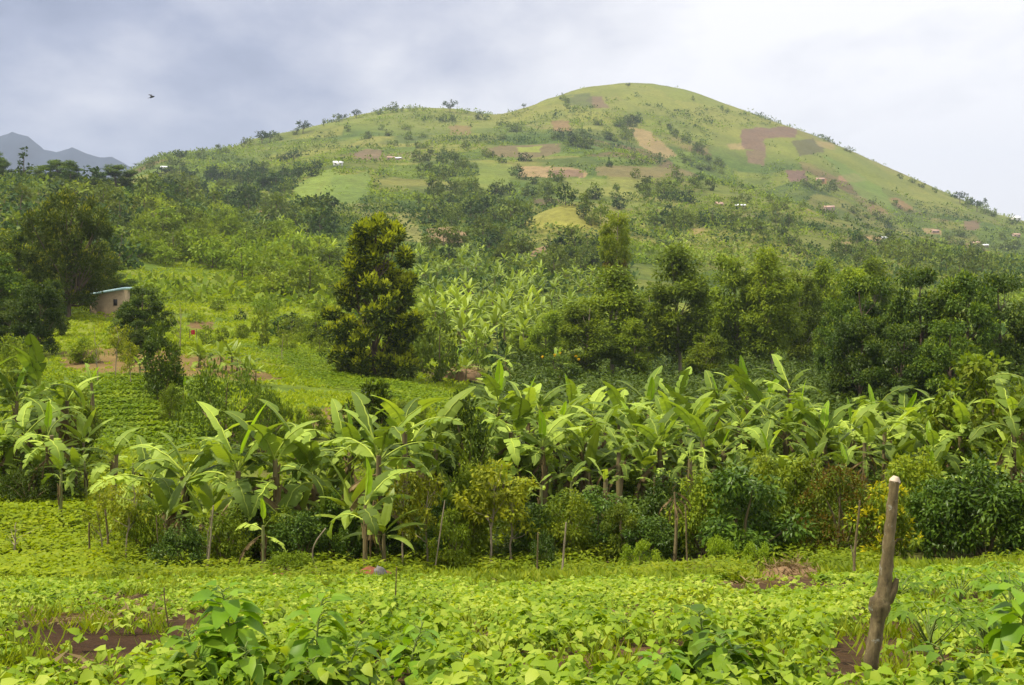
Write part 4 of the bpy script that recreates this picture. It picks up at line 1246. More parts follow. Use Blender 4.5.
for px, d, cr, L, kw, lab in [
    (512, 36.5, 424, 2.2, {}, 'large banana plant at the left end of the main grove, broad raised leaves'),
    (530, 38, 412, 2.2, {}, 'tall banana plant just behind the left end of the main grove'),
    (496, 39.5, 404, 2.1, {}, 'tallest banana plant at the left end, beside the dark bush column'),
    (482, 36, 446, 1.6, {'n': 7, 'dry': 4}, 'drooping banana plant between dark bush column and main grove'),
    (556, 39, 428, 2.0, {}, 'banana plant right of the left end cluster'),
    (582, 36.5, 434, 2.0, {'phase': .9}, 'front banana plant with a wide star of leaves, left half of grove'),
    (604, 32, 478, 1.0, {'n': 6, 'dry': 1}, 'little banana plant with one glowing upright leaf, ahead of the grove'),
    (572, 33, 480, .95, {'n': 6, 'dry': 0, 'new': False}, 'low spreading banana plant left of the glowing leaf'),
    (540, 32.5, 484, .9, {'n': 5, 'dry': 0}, 'low banana sucker with bent leaves ahead of the grove left half'),
    (655, 32.5, 476, .8, {'n': 4, 'dry': 1}, 'thin banana sucker beside the withered brown plant'),
    (638, 38, 430, 2.0, {'dry': 5}, 'banana plant with hanging brown leaves at the grove middle'),
    (662, 36.5, 440, 2.0, {'dry': 5}, 'front banana plant with dry skirt at the grove middle'),
    (690, 39, 418, 2.1, {}, 'banana plant behind the yellow green erect leaf'),
    (704, 36, 442, 2.0, {'phase': 4.8}, 'banana plant with a single erect yellow green leaf'),
    (620, 41, 416, 2.1, {}, 'banana plant in the second row below the broad bushy eucalyptus'),
    (650, 43, 404, 2.1, {}, 'banana plant in the back row below the narrow eucalyptus'),
    (590, 43, 408, 2.1, {}, 'banana plant in the back row below the low leaning eucalyptus'),
    (568, 45, 402, 2.0, {}, 'banana plant in the back row by the yellow blossoms'),
    (678, 44, 400, 2.1, {}, 'banana plant in the back row below the domed eucalyptus'),
    (715, 43, 400, 2.1, {}, 'banana plant in the back row below the short eucalyptus'),
    (540, 44, 402, 2.0, {}, 'banana plant in the back row behind the left end'),
    (746, 42, 396, 2.1, {}, 'banana plant in the back row below the tall eucalyptus pair'),
    (768, 36, 450, 1.7, {'phase': 1.2}, 'bright banana plant low in front, above the biggest coffee bush'),
    (764, 44, 398, 2.0, {}, 'banana plant in the back row under the second eucalyptus of the pair'),
    (790, 43, 384, 2.2, {'n': 10}, 'banana plant whose leaves rise highest above the grove'),
    (806, 42, 408, 2.1, {}, 'banana plant right of the highest one'),
    (826, 38, 432, 2.0, {}, 'banana plant in front of the plantation trunks'),
    (850, 40, 424, 2.0, {}, 'banana plant below the lower dark broadleaf tree'),
    (872, 42, 410, 2.0, {}, 'banana plant in the back row before the dark tree wall'),
    (886, 38, 432, 1.9, {'n': 8}, 'banana plant behind the rusty creeper mound'),
    (906, 41, 408, 2.1, {}, 'banana plant with a big grey green fan before the tree wall'),
    (930, 36.5, 446, 1.8, {'dry': 5}, 'banana plant with dry brown collar right of the rusty mound'),
    (924, 40, 424, 2.0, {}, 'banana plant between the grey green fan and the creeper tree'),
    (946, 42, 412, 1.9, {}, 'banana plant tucked against the creeper covered tree'),
    (726, 37, 450, 1.7, {'n': 7, 'dry': 5}, 'banana plant with withered hanging leaves above the biggest coffee bush'),
    (846, 34.5, 466, 1.2, {'n': 6, 'dry': 1}, 'short banana plant with two broad low leaves by the rusty mound'),
    (812, 35, 458, 1.2, {'n': 6}, 'short banana plant left of the rusty creeper mound'),
    (934, 33, 470, 1.1, {'n': 6, 'dry': 1}, 'short banana plant with long low leaves before the right coffee bushes'),
    (964, 37, 430, 1.8, {}, 'banana plant peeping from under the creeper covered tree'),
    (1012, 34, 418, 2.0, {'new': False}, 'banana plant at the right frame edge with one leaf reaching out'),
    (1040, 35, 396, 2.0, {}, 'banana plant just beyond the right frame edge'),
    (1085, 37, 412, 2.0, {}, 'banana plant outside the frame right of the reaching leaf'),
    (1130, 38, 420, 2.0, {}, 'banana plant far outside the right frame edge'),
    (785, 39, 422, 2.0, {}, 'banana plant in the second row below the highest leaves'),
    (740, 39, 424, 2.0, {}, 'banana plant in the second row above the biggest coffee bush'),
    (666, 40, 416, 1.9, {'new': False}, 'banana plant with flat drooping leaves in the second row'),
    (604, 38, 432, 1.9, {'new': False, 'dry': 5}, 'banana plant hung with dead leaves beside the star of leaves'),
    (766, 40.5, 412, 1.9, {'new': False}, 'banana plant with broken leaves left of the highest one'),
    (866, 36.5, 442, 1.6, {'n': 7}, 'banana plant with narrow leaves over the rusty mound'),
    (545, 36, 440, 1.8, {'dry': 5}, 'banana plant with brown rags of leaf near the left end'),
    (620, 35.5, 452, 1.4, {'n': 6, 'dry': 3}, 'half grown banana plant in front of the grove middle'),
    (690, 35, 458, 1.3, {'n': 6, 'dry': 4}, 'half grown banana plant under the erect yellow green leaf'),
]:
    B(px, d, cr, L, lab, GC, **kw)
B(560, 100, 362, 1.6, 'pale banana plant by the thatch heap below the far grove', 'banana plants by the thatch heap', n=7, dry=2)
B(456, 100, 360, 1.5, 'small banana plant above the thatch heap', 'banana plants by the thatch heap', n=7, dry=2)
B(505, 98, 358, 1.9, 'taller banana plant right of the thatch heap', 'banana plants by the thatch heap', n=8, dry=1)

# ------------------------------------------------------------------ the far slopes: many trees, one by one
LAND = [(622, 86, 'the rounded summit'), (768, 138, 'the big purple ploughed patch'), (797, 176, 'the square ploughed plot'), (520, 152, 'the long brown field'), (551, 171, 'the tan terrace'),
        (650, 172, 'the long fallow strip'), (547, 202, 'the dark tilled plot'), (447, 236, 'the bare pinkish plot'), (572, 240, 'the grassy knoll'), (338, 164, 'the white hut'), (395, 158, 'the pair of pink huts'),
        (298, 222, 'the white tin roof'), (366, 155, 'the brown slope patch'), (830, 209, 'the tan hillside house'), (852, 178, 'the pink earth scar'), (187, 191, 'the tan plot on the left ridge'),
        (970, 226, 'the purple plot by the ridge end'), (655, 142, 'the bare spur'), (872, 239, 'the tan clearing'), (320, 190, 'the bright green field'), (265, 215, 'the small tan bank'), (698, 231, 'the reddish plot'),
        (950, 237, 'the two low houses'), (215, 242, 'the pink roofed hut'), (450, 108, 'the umbrella tree on the skyline'), (616, 215, 'the tall slender eucalyptus'), (375, 220, 'the top of the tall conical tree'),
        (110, 200, 'the skyline trees'), (240, 145, 'the left ridge crest'), (560, 124, 'the small brown patch on the dome'), (900, 190, 'the right ridge crest'), (120, 290, 'the brick house'), (480, 290, 'the far banana grove'), (710, 130, 'the dome right flank')]
_lab = {}


def hill_label(look, px, py, gname):
    d = [math.hypot((px - a) / 1.3, py - b) for a, b, _ in LAND]
    i = int(np.argmin(d)); a, b, nm = LAND[i]
    dx, dy = px - a, (py - b) * 1.3
    dist = 'close' if d[i] < 14 else ('a little' if d[i] < 32 else 'well')
    dr = 'right of' if dx > abs(dy) else 'left of' if -dx > abs(dy) else 'below' if dy > 0 else 'above'
    if d[i] < 14 and dr in ('right of', 'left of'):
        s = f'{look} just {dr} {nm}'
    else:
        s = f'{look} {dist} {dr} {nm}' if dist != 'close' else f'{look} just {dr} {nm}'
    return s, f'{gname} {dr} {nm}'


LOOK = {'hillround': 'rounded green tree', 'hilltall': 'tall narrow tree', 'hillflat': 'flat topped dark tree', 'hillcone': 'dark pointed conifer', 'hilldark': 'rounded dark tree', 'hilllow': 'low green bush',
        'slope': 'light green rounded tree', 'slopelow': 'low light green bush', 'slopemid': 'mid green bushy tree'}
rh = np.random.default_rng(77)
ntree = {}


def hill_plant(px, py, kind, h, dmin, wf=1.0):
    if any(in_poly(np.array([px]), np.array([py]), q)[0] for q in BARE): return
    p = at(px, py, dmin, 1700)
    if p is None: return
    w = {'hillround': 1.0, 'hilltall': .55, 'hillflat': 1.25, 'hillcone': .42, 'hilldark': 1.05, 'hilllow': 1.5, 'slope': 1.1, 'slopelow': 1.6, 'slopemid': 1.05}[kind] * h * wf * (.85 + .3 * rh.random())
    low = kind in ('hilllow', 'slopelow')
    nm = ('ridge_' if p[1] > 480 else 'slope_') + ('bush' if low else 'tree')
    if ntree.get(nm, 0) >= 300: return
    ntree[nm] = ntree.get(nm, 0) + 1
    hp = h / p[1] * F
    size = 'tiny' if hp < 7 else 'small' if hp < 11 else 'large' if hp > 19 else 'medium'
    s, g = hill_label(f'{size} {LOOK[kind]}', px, py - hp / 2, LOOK[kind] + 's')
    plant(nm, 'bush' if low else 'tree', kind, p[0], p[1], h, w, s, g, .06)


def zone(poly, n, kinds, h0, h1, dmin, mask=None, seed=0):
    P = np.array(poly); done = 0; tries = 0
    while done < n and tries < n * 30:
        tries += 1
        px, py = P[:, 0].min() + rh.random() * np.ptp(P[:, 0]), P[:, 1].min() + rh.random() * np.ptp(P[:, 1])
        if not in_poly(np.array([px]), np.array([py]), poly)[0]: continue
        if mask and float(vnoise(np.array([px]), np.array([py * 2.2]), 34, 300 + seed, 2)[0]) < mask: continue
        hill_plant(px, py, kinds[int(rh.random() * len(kinds))], h0 + (h1 - h0) * rh.random() ** 1.6, dmin)
        done += 1


# crest silhouettes (column, row of the foot, kind, height)
for px, py, k, h in [(150, 167, 'hillround', 6), (170, 162, 'hilllow', 4), (180, 160, 'hillflat', 7), (201, 156, 'hillround', 7), (219, 151, 'hilltall', 7), (226, 150, 'hilllow', 4), (244, 146, 'hilltall', 8), (250, 145, 'hilltall', 8),
                     (262, 142, 'hillflat', 9), (270, 140, 'hillflat', 8), (278, 138, 'hilllow', 4), (303, 131, 'hillflat', 9), (296, 132, 'hilllow', 4), (324, 124, 'hilltall', 6), (336, 120, 'hillround', 6), (342, 119, 'hillflat', 6),
                     (356, 116, 'hillflat', 7), (380, 112, 'hilllow', 4), (393, 110, 'hillround', 8), (402, 110, 'hilltall', 5), (409, 109, 'hilltall', 5), (450, 110, 'hillflat', 10), (466, 111, 'hilllow', 3), (479, 117, 'hillround', 7), (486, 117, 'hilllow', 4),
                     (424, 108, 'hilllow', 3), (414, 109, 'hilllow', 3), (524, 106, 'hillflat', 4), (538, 99, 'hilltall', 5), (542, 98, 'hillround', 3.5), (562, 93, 'hilltall', 3), (628, 85, 'hillflat', 4), (693, 98, 'hillround', 4), (722, 107, 'hilllow', 3.5), (727, 109, 'hilllow', 3),
                     (786, 127, 'hilllow', 3), (828, 139, 'hillround', 4), (848, 149, 'hilllow', 4), (900, 176, 'hilllow', 4), (912, 180, 'hilllow', 4), (922, 185, 'hilllow', 4), (935, 190, 'hilllow', 4), (960, 201, 'hillflat', 9), (968, 205, 'hillround', 9),
                     (977, 209, 'hillflat', 10), (985, 212, 'hillround', 8), (992, 214, 'hilllow', 6), (1012, 222, 'hilllow', 6)]:
    hill_plant(px, py + 2.5, k, h * 1.35, 500)
D_, G_, S_ = ['hilldark', 'hilldark', 'hillround', 'hillflat'], ['hillround', 'hillround', 'hilldark', 'hilltall', 'hilllow'], ['slope', 'slope', 'slopemid', 'slopelow', 'slopemid']
zone([(100, 215), (160, 200), (230, 220), (330, 245), (335, 318), (270, 298), (220, 276), (130, 270), (100, 262)], 105, S_, 3.5, 7, 130, .36, 1)
zone([(185, 300), (260, 300), (335, 345), (330, 372), (250, 345), (190, 330)], 22, ['slopelow', 'slope', 'slopemid', 'hilldark'], 1.2, 2.4, 90, None, 16)
zone([(400, 330), (470, 340), (470, 372), (420, 380)], 10, ['slopemid', 'slope'], 2.5, 4.5, 90, None, 17)
zone([(0, 195), (100, 190), (130, 215), (120, 270), (0, 290)], 49, ['slopemid', 'hillround', 'hilldark', 'hilldark'], 5, 9, 150, None, 2)
zone([(140, 175), (230, 170), (320, 205), (330, 240), (220, 215), (145, 200)], 89, D_ + ['hillround', 'slopemid'], 6, 10, 260, .40, 3)
zone([(205, 180), (275, 160), (330, 150), (330, 175), (280, 195)], 52, D_, 6, 10, 400, .42, 4)
zone([(400, 195), (520, 190), (700, 195), (780, 205), (760, 230), (560, 232), (430, 225)], 81, G_ + ['hilldark'], 4.5, 9, 250, .40, 5)
zone([(400, 140), (520, 150), (700, 160), (740, 190), (620, 200), (430, 195)], 110, ['hillround', 'hilldark', 'hilllow', 'hilllow'], 4, 8, 450, .42, 6)
zone([(720, 185), (820, 210), (900, 240), (1000, 262), (1000, 285), (800, 262), (700, 225)], 101, G_, 3.5, 7, 280, .38, 7)
zone([(575, 125), (640, 120), (640, 146), (580, 150), (545, 140)], 44, ['hilldark', 'hillround', 'hilllow'], 5, 9, 850, .30, 8)
zone([(655, 122), (680, 130), (730, 172), (712, 178), (690, 150)], 31, ['hilllow', 'hillround'], 4, 7, 900, None, 9)
zone([(560, 98), (588, 98), (590, 108), (566, 110)], 13, ['hilllow'], 4, 6, 1000, None, 10)
zone([(840, 182), (900, 205), (990, 232), (1020, 250), (960, 255), (860, 220), (800, 185)], 95, ['hilllow', 'hilldark', 'hillround'], 4, 8, 720, .40, 11)
zone([(340, 130), (420, 118), (520, 125), (530, 142), (440, 148), (350, 160)], 75, ['hilllow', 'hillround', 'hilldark'], 4, 7, 800, .42, 12)
zone([(400, 232), (520, 240), (620, 250), (640, 275), (560, 285), (420, 262)], 63, ['hilldark', 'hillround', 'slopemid'], 4.5, 8, 230, .40, 13)
zone([(640, 235), (780, 245), (900, 268), (1010, 282), (800, 290), (640, 270)], 72, ['slopemid', 'hillround', 'hilldark', 'slope'], 4, 7, 220, .34, 14)
zone([(540, 300), (600, 290), (700, 300), (800, 300), (1024, 300), (1024, 330), (600, 340)], 26, ['slopemid', 'hilldark'], 4, 7, 140, None, 15)

for px, py, k, h in [(694, 175, 'hilldark', 6), (706, 177, 'hilldark', 7), (716, 179, 'hilldark', 8), (727, 181, 'hillflat', 10), (737, 183, 'hilldark', 9), (748, 187, 'hilldark', 7), (758, 189, 'hillround', 6), (772, 195, 'hilldark', 7), (784, 199, 'hilldark', 6),
                     (796, 204, 'hilldark', 6), (808, 207, 'hillround', 5), (840, 217, 'hilldark', 6), (852, 222, 'hillround', 5), (866, 226, 'hilldark', 6), (880, 230, 'hillround', 6), (896, 236, 'hilldark', 6), (908, 238, 'hilldark', 8), (924, 243, 'hillround', 6), (938, 246, 'hilldark', 6), (956, 251, 'hilldark', 6), (974, 255, 'hillround', 6), (1000, 262, 'hilldark', 7),
                     (650, 168, 'hilldark', 6), (664, 170, 'hillround', 5), (680, 172, 'hilldark', 6), (560, 146, 'hilldark', 8), (574, 148, 'hilldark', 9), (588, 148, 'hillround', 8), (604, 150, 'hilldark', 9), (622, 151, 'hilldark', 7), (640, 156, 'hilldark', 6), (546, 146, 'hilldark', 7),
                     (420, 168, 'hilldark', 9), (432, 166, 'hilldark', 8), (424, 172, 'hillflat', 10), (410, 172, 'hilldark', 8), (440, 171, 'hilldark', 7), (398, 176, 'hilldark', 7), (480, 158, 'hillround', 7), (470, 163, 'hilldark', 7), (462, 168, 'hillround', 7)]:
    hill_plant(px, py + 2, k, h, 450)

# far banana groves, plant by plant
nb = 0
for poly, n, dmin in [([(395, 262), (470, 244), (610, 262), (640, 300), (600, 330), (520, 372), (470, 360), (440, 330), (400, 310)], 232, 110), ([(215, 222), (300, 225), (335, 248), (330, 262), (250, 245)], 34, 180), ([(640, 238), (700, 240), (780, 262), (700, 268)], 22, 220),
                       ([(140, 205), (160, 200), (170, 215), (150, 222)], 6, 200)]:
    P = np.array(poly); k = 0
    while k < n:
        px, py = P[:, 0].min() + rh.random() * np.ptp(P[:, 0]), P[:, 1].min() + rh.random() * np.ptp(P[:, 1])
        if not in_poly(np.array([px]), np.array([py]), poly)[0]: continue
        k += 1
        p = at(px, py, dmin, 1200)
        if p is None: continue
        s = 3.0 + 1.3 * rh.random()
        look = 'pale spiky banana plant' if nb % 5 in (0, 3) else 'leafy banana plant'
        lab, g = hill_label(look, px, py, 'far banana plants')
        o = link('far_banana_plant', BF[nb % 5], None, (p[0], p[1], p[2] - .1), (0, 0, rh.random() * 6.28), (s, s, s))
        tag(o, lab, 'banana plant', g)
        nb += 1


def shrubbery():
    """scrub too dense to count on the far slopes and in the valley"""
    r = np.random.default_rng(11)
    n = 120000
    u = (r.random(n) - .5) * 1.02
    y = np.exp(np.log(125) + (np.log(1420) - np.log(125)) * r.random(n) ** .7)
    x = u * y
    z = H(x, y)
    px, py = proj(x, y, z)
    dens = vnoise(x, y, 38, 91, 3) * .55 + vnoise(x, y * .5, 120, 92, 2) * .45
    keep = dens > .485 - .06 * (y < 560) + .05 * sstep(900, 1200, y) + .10 * (py < 110) - .06 * ((px > 620) & (y < 820) & (y > 330))
    hedge = np.abs((z / 8.0 + 1.6 * vnoise(x, y, 70, 19, 2)) % 1.0 - .5) > .44
    cid, ced = voro(x + 30 * vnoise(x, y, 120, 77, 2), y + 60 * vnoise(x, y, 120, 78, 2), 62, 75, 31)
    keep |= (ced < .05) & (y > 380) & (y < 1150) & (vnoise(x, y, 50, 18, 2) > .40)
    keep |= hedge & (y > 300) & (y < 1000) & (vnoise(x, y, 45, 16, 2) > .44)
    keep &= ~((y < 260) & (px < 340) & (dens < .55)) & ~((y < 150) & (px < 460))
    for poly in BARE:
        keep &= ~in_poly(px, py, poly) | (r.random(n) < .03)
    keep &= ((x - KNOLL[0]) / 19) ** 2 + ((y - KNOLL[1]) / 22) ** 2 > .9
    x, y, z = x[keep], y[keep], z[keep]
    n = len(x)
    s = (.4 + 2.5 * r.random(n) ** 4) * (.8 + y / 1100)
    per = 11
    k = np.repeat(np.arange(n), per)
    d = nrm(r.normal(size=(len(k), 3))); d[:, 2] = np.abs(d[:, 2])
    P = np.c_[x, y, z][k] + d * (s[k] * r.random(len(k)) ** .4)[:, None] * np.array([1.1, 1.1, .8])
    tone = (vnoise(x, y, 60, 95, 2) + .5 * r.random(n))[k]
    mb = MB()
    L = s[k] * (.32 + .3 * r.random(len(k)))
    ax = d * .7 + r.normal(size=d.shape) * .6; no = d * .5 + np.array([0, 0, .7]) + r.normal(size=d.shape) * .4
    for m, sel in enumerate((tone < .62, (tone >= .62) & (tone < .86), tone >= .86)):
        if sel.any(): leaf_cards(mb, P[sel], ax[sel], no[sel], L[sel], L[sel] * .6, m, .12)
    tag(link('shrubbery', mb.mesh('shrubbery', [M['hilldark'], M['hillgreen'], M['hilllight']])), 'dense low scrub covering the far slopes', None, None, 'stuff')


shrubbery()

# ------------------------------------------------------------------ ground cover
def bean_field():
    r = np.random.default_rng(21)
    n = 27000
    y = 2.2 + 25.3 * r.random(n) ** .62
    x = (r.random(n) - .5) * (2 * .46 * y + 5)
    px, py = proj(x, y, H(x, y))
    bare = vnoise(x, y, 1.15, 140, 3)
    keep = bare > .405 + .03 * sstep(16, 26, y)
    edge = 24.6 + 6.5 * (vnoise(x, y, 2.2, 141, 3) - .5) - 3.0 * sstep(2.5, 5, x) * (1 - sstep(7, 10, x))
    keep &= y < edge
    for cx, cy, rx, ry in [(890, 668, 66, 44), (95, 643, 115, 24), (525, 582, 72, 10), (780, 582, 40, 9), (760, 668, 40, 18), (560, 672, 50, 16), (370, 570, 30, 7), (950, 668, 14, 14), (195, 628, 55, 10), (20, 672, 34, 9), (640, 626, 30, 9), (330, 594, 20, 5), (690, 603, 34, 7), (140, 600, 40, 6), (960, 610, 30, 8), (480, 640, 24, 8), (430, 610, 30, 7)]:
        e = ((px - cx) / rx) ** 2 + ((py - cy) / ry) ** 2
        keep &= ~((e < 1.0 + .8 * (vnoise(px, py, 9, 143, 2) - .5)) & (r.random(n) < .97))
    x, y = x[keep], y[keep]
    n = len(x)
    z = H(x, y)
    hgt = (.03 + .22 * r.random(n) * (.25 + 1.2 * vnoise(x, y, 1.6, 144, 2))) * (1 - .55 * sstep(14, 25, y))
    mb = MB()
    far = y > 15
    for lod, sel in ((0, ~far), (1, far)):
        i = np.nonzero(sel)[0]
        nl = 5 if lod == 0 else 4
        k = np.repeat(i, nl)
        a = r.random(len(k)) * 6.283
        rr = .04 + .11 * r.random(len(k))
        P = np.c_[x[k] + rr * np.cos(a), y[k] + rr * np.sin(a), z[k] + hgt[k] * (.55 + .6 * r.random(len(k)))]
        L = (.042 + .055 * r.random(len(k)) ** 1.5) * (1.0 if lod == 0 else 1.15)
        for j in range(3):
            aa = a + (j - 1) * 1.25 + r.normal(size=len(k)) * .2
            ax = np.c_[np.cos(aa), np.sin(aa), -.25 + .35 * r.normal(size=len(k))]
            no = np.c_[.35 * r.normal(size=(len(k), 2)), np.ones(len(k))]
            nearest = (y[k] < 11.5) if lod == 0 else np.zeros(len(k), bool)
            mi = (r.random(len(k)) < .018) & (lod == 0)
            for kind, sel2 in (('big', nearest), ('fold' if lod == 0 else 'diamond', ~nearest)):
                for mm, s3 in ((0, sel2 & ~mi), (1, sel2 & mi)):
                    if s3.any(): leaf_cards(mb, P[s3], ax[s3], no[s3], L[s3] * (1.1 if kind == 'big' else 1), L[s3] * (.86 if kind == 'big' else .74), mm, .10, kind)
    # stalks of the nearest plants
    tag(link('bean_plants', mb.mesh('bean_plants', [M['bean'], M['light']])), 'low bright green bean plants covering the near field', None, None, 'stuff')
    # side garden on the left, further down
    n = 17000
    y = 24 + 26 * r.random(n)
    x = -.50 * y + (r.random(n) * (.62 * y))
    px, py = proj(x, y, H(x, y))
    lim = 150 - .42 * (py - 450) + 16 * (vnoise(py, py * 0, 12, 8, 2) - .5)
    keep = (px < lim) & (py > 458) & (vnoise(x, y, 1.6, 150, 3) > .27)
    x, y = x[keep], y[keep]; z = H(x, y); n = len(x)
    k = np.repeat(np.arange(n), 9)
    a = r.random(len(k)) * 6.283; rr = .22 * r.random(len(k)) ** .5
    P = np.c_[x[k] + rr * np.cos(a), y[k] + rr * np.sin(a), z[k] + .05 + .25 * r.random(len(k)) * vnoise(x[k], y[k], 2, 151, 2) * 1.6]
    L = .11 + .07 * r.random(len(k))
    mb = MB(); leaf_cards(mb, P, np.c_[np.cos(a), np.sin(a), .3 * r.normal(size=len(k))], np.c_[.4 * r.normal(size=(len(k), 2)), np.ones(len(k))], L, L * .72, 0, .1)
    tag(link('garden_plants', mb.mesh('garden_plants', [M['field']])), 'bright green low crop in the left garden', None, None, 'stuff')


bean_field()


def blades(r, mb, x, y, h, w, m=0, per=6, up=1.0):
    k = np.repeat(np.arange(len(x)), per)
    if np.ndim(h): h = h[k]
    a = r.random(len(k)) * 6.283
    P = np.c_[x[k] + r.normal(size=len(k)) * h * .35, y[k] + r.normal(size=len(k)) * h * .35, np.zeros(len(k))]
    P[:, 2] = H(P[:, 0], P[:, 1]) - .01
    ax = np.c_[np.cos(a) * .7, np.sin(a) * .7, up * (.5 + .8 * r.random(len(k)))]
    no = np.c_[np.cos(a), np.sin(a), .6 * np.ones(len(k))] + r.normal(size=(len(k), 3)) * .3
    L = h * (.6 + .8 * r.random(len(k)))
    leaf_cards(mb, P, ax, no, L, (w[k] if np.ndim(w) else w) * (.6 + .8 * r.random(len(k))), m, .1)


def weeds():
    r = np.random.default_rng(31)
    mb = MB()
    # between field and shrubs, and under shrubs and bananas
    n = 12000
    y = 19.5 + 26 * r.random(n) ** 1.3; x = (r.random(n) - .5) * .98 * y
    px, py = proj(x, y, H(x, y))
    keep = (px > 90) & (vnoise(x, y, 2.2, 161, 3) > .40 + .12 * (1 - sstep(20, 24, y)))
    keep &= ~((((px - 785) / 42) ** 2 + ((py - 578) / 10) ** 2) < 1)
    x, y = x[keep], y[keep]
    dk = vnoise(x, y, 3, 162, 2)
    blades(r, mb, x, y, .22, .09, 0, 7, .7)
    # herb layer with broader leaves
    k = np.repeat(np.nonzero(dk > .52)[0], 10)
    P = np.c_[x[k] + r.normal(size=len(k)) * .16, y[k] + r.normal(size=len(k)) * .16, np.zeros(len(k))]
    P[:, 2] = H(P[:, 0], P[:, 1]) + .08 + .4 * r.random(len(k)) * np.clip(dk[k] - .35, 0, 1) * 2
    a = r.random(len(k)) * 6.28
    leaf_cards(mb, P, np.c_[np.cos(a), np.sin(a), .3 * r.normal(size=len(k))], np.c_[.4 * r.normal(size=(len(k), 2)), np.ones(len(k))], .10 + .08 * r.random(len(k)), .055, 0, .1)
    # a few tufts inside the field
    n = 1500
    y = 4 + 20 * r.random(n) ** .7; x = (r.random(n) - .5) * 1.0 * y
    s = vnoise(x, y, 2.5, 163, 2) > .55
    blades(r, mb, x[s], y[s], .20, .02, 0, 12, 1.0)
    tag(link('weeds', mb.mesh('weeds', [M['weed']])), 'weedy undergrowth between field and shrubs', None, None, 'stuff')
    # dark mass under the bananas
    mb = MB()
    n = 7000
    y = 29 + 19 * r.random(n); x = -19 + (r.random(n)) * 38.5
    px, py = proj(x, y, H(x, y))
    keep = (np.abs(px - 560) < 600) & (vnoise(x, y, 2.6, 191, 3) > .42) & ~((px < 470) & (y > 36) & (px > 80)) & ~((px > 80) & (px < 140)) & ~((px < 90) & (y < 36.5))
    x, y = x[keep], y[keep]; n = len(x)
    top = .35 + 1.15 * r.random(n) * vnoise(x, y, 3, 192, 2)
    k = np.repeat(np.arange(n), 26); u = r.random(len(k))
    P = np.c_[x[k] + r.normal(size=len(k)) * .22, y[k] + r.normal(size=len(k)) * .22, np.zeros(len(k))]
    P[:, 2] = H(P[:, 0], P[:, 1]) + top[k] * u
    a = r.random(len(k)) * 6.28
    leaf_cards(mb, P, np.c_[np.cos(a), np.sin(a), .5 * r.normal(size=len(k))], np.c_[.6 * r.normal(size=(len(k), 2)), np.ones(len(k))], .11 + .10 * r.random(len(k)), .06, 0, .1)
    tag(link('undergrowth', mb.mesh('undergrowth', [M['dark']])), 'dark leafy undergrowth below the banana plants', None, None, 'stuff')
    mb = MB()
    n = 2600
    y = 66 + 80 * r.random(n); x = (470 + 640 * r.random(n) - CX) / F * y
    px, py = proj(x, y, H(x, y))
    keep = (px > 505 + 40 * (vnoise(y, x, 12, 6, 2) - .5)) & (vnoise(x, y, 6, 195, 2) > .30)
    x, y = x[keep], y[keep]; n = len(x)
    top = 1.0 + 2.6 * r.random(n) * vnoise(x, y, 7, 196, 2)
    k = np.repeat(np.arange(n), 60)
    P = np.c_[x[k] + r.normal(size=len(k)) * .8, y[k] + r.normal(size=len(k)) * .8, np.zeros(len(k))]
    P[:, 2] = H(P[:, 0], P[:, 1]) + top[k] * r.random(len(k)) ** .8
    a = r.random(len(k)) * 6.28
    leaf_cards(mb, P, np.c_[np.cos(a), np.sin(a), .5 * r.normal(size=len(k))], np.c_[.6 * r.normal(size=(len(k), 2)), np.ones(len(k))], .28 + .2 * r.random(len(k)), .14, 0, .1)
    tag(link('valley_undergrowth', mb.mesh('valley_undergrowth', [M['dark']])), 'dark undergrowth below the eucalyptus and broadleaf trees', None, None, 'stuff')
    # litter of dry leaves
    mb = MB()
    n = 5200
    y = 5 + 31 * r.random(n) ** .6; x = (r.random(n) - .5) * .95 * y
    px, py = proj(x, y, H(x, y))
    keep = (vnoise(x, y, 1.8, 171, 3) > .55) & ((y < 20) | (px > 100))
    x, y = x[keep], y[keep]
    k = np.repeat(np.arange(len(x)), 4); a = r.random(len(k)) * 6.28
    P = np.c_[x[k] + r.normal(size=len(k)) * .12, y[k] + r.normal(size=len(k)) * .12, np.zeros(len(k))]; P[:, 2] = H(P[:, 0], P[:, 1]) + .02 + .05 * r.random(len(k))
    leaf_cards(mb, P, np.c_[np.cos(a), np.sin(a), .25 * r.normal(size=len(k))], np.c_[.3 * r.normal(size=(len(k), 2)), np.ones(len(k))], .12 + .14 * r.random(len(k)), .03, 0, .1)
    tag(link('leaf_litter', mb.mesh('leaf_litter', [M['dry']])), 'dry brown leaf litter and straw on the soil', None, None, 'stuff')
    # meadow and gardens of the left slope
    mb = MB()
    n = 26000
    y = 44 + 190 * r.random(n) ** 1.5; u = -.47 + .47 * r.random(n); x = u * y
    px, py = proj(x, y, H(x, y))
    keep = (px < 470) & (py > 255)
    bare = in_poly(px, py, [(62, 350), (156, 350), (222, 357), (284, 380), (252, 384), (100, 375), (62, 366)]) | in_poly(px, py, [(306, 408), (350, 407), (346, 428), (306, 426)]) | in_poly(px, py, [(186, 322), (216, 322), (216, 331), (186, 331)])
    keep &= ~(bare & (r.random(n) < .9)) & (vnoise(x, y, 6, 181, 3) > .33)
    pot = in_poly(px, py, [(60, 378), (180, 380), (205, 400), (190, 450), (66, 448)]) | in_poly(px, py, [(250, 345), (300, 350), (440, 395), (440, 410), (330, 388)])
    g = keep & ~pot
    blades(r, mb, x[g], y[g], .22 + y[g] * .0012, .10 + y[g] * .0006, 0, 5, .6)
    tag(link('meadow_grass', mb.mesh('meadow_grass', [M['field']])), 'short bright grass on the left slope', None, None, 'stuff')
    mb = MB()
    p = np.nonzero(keep & pot)[0]
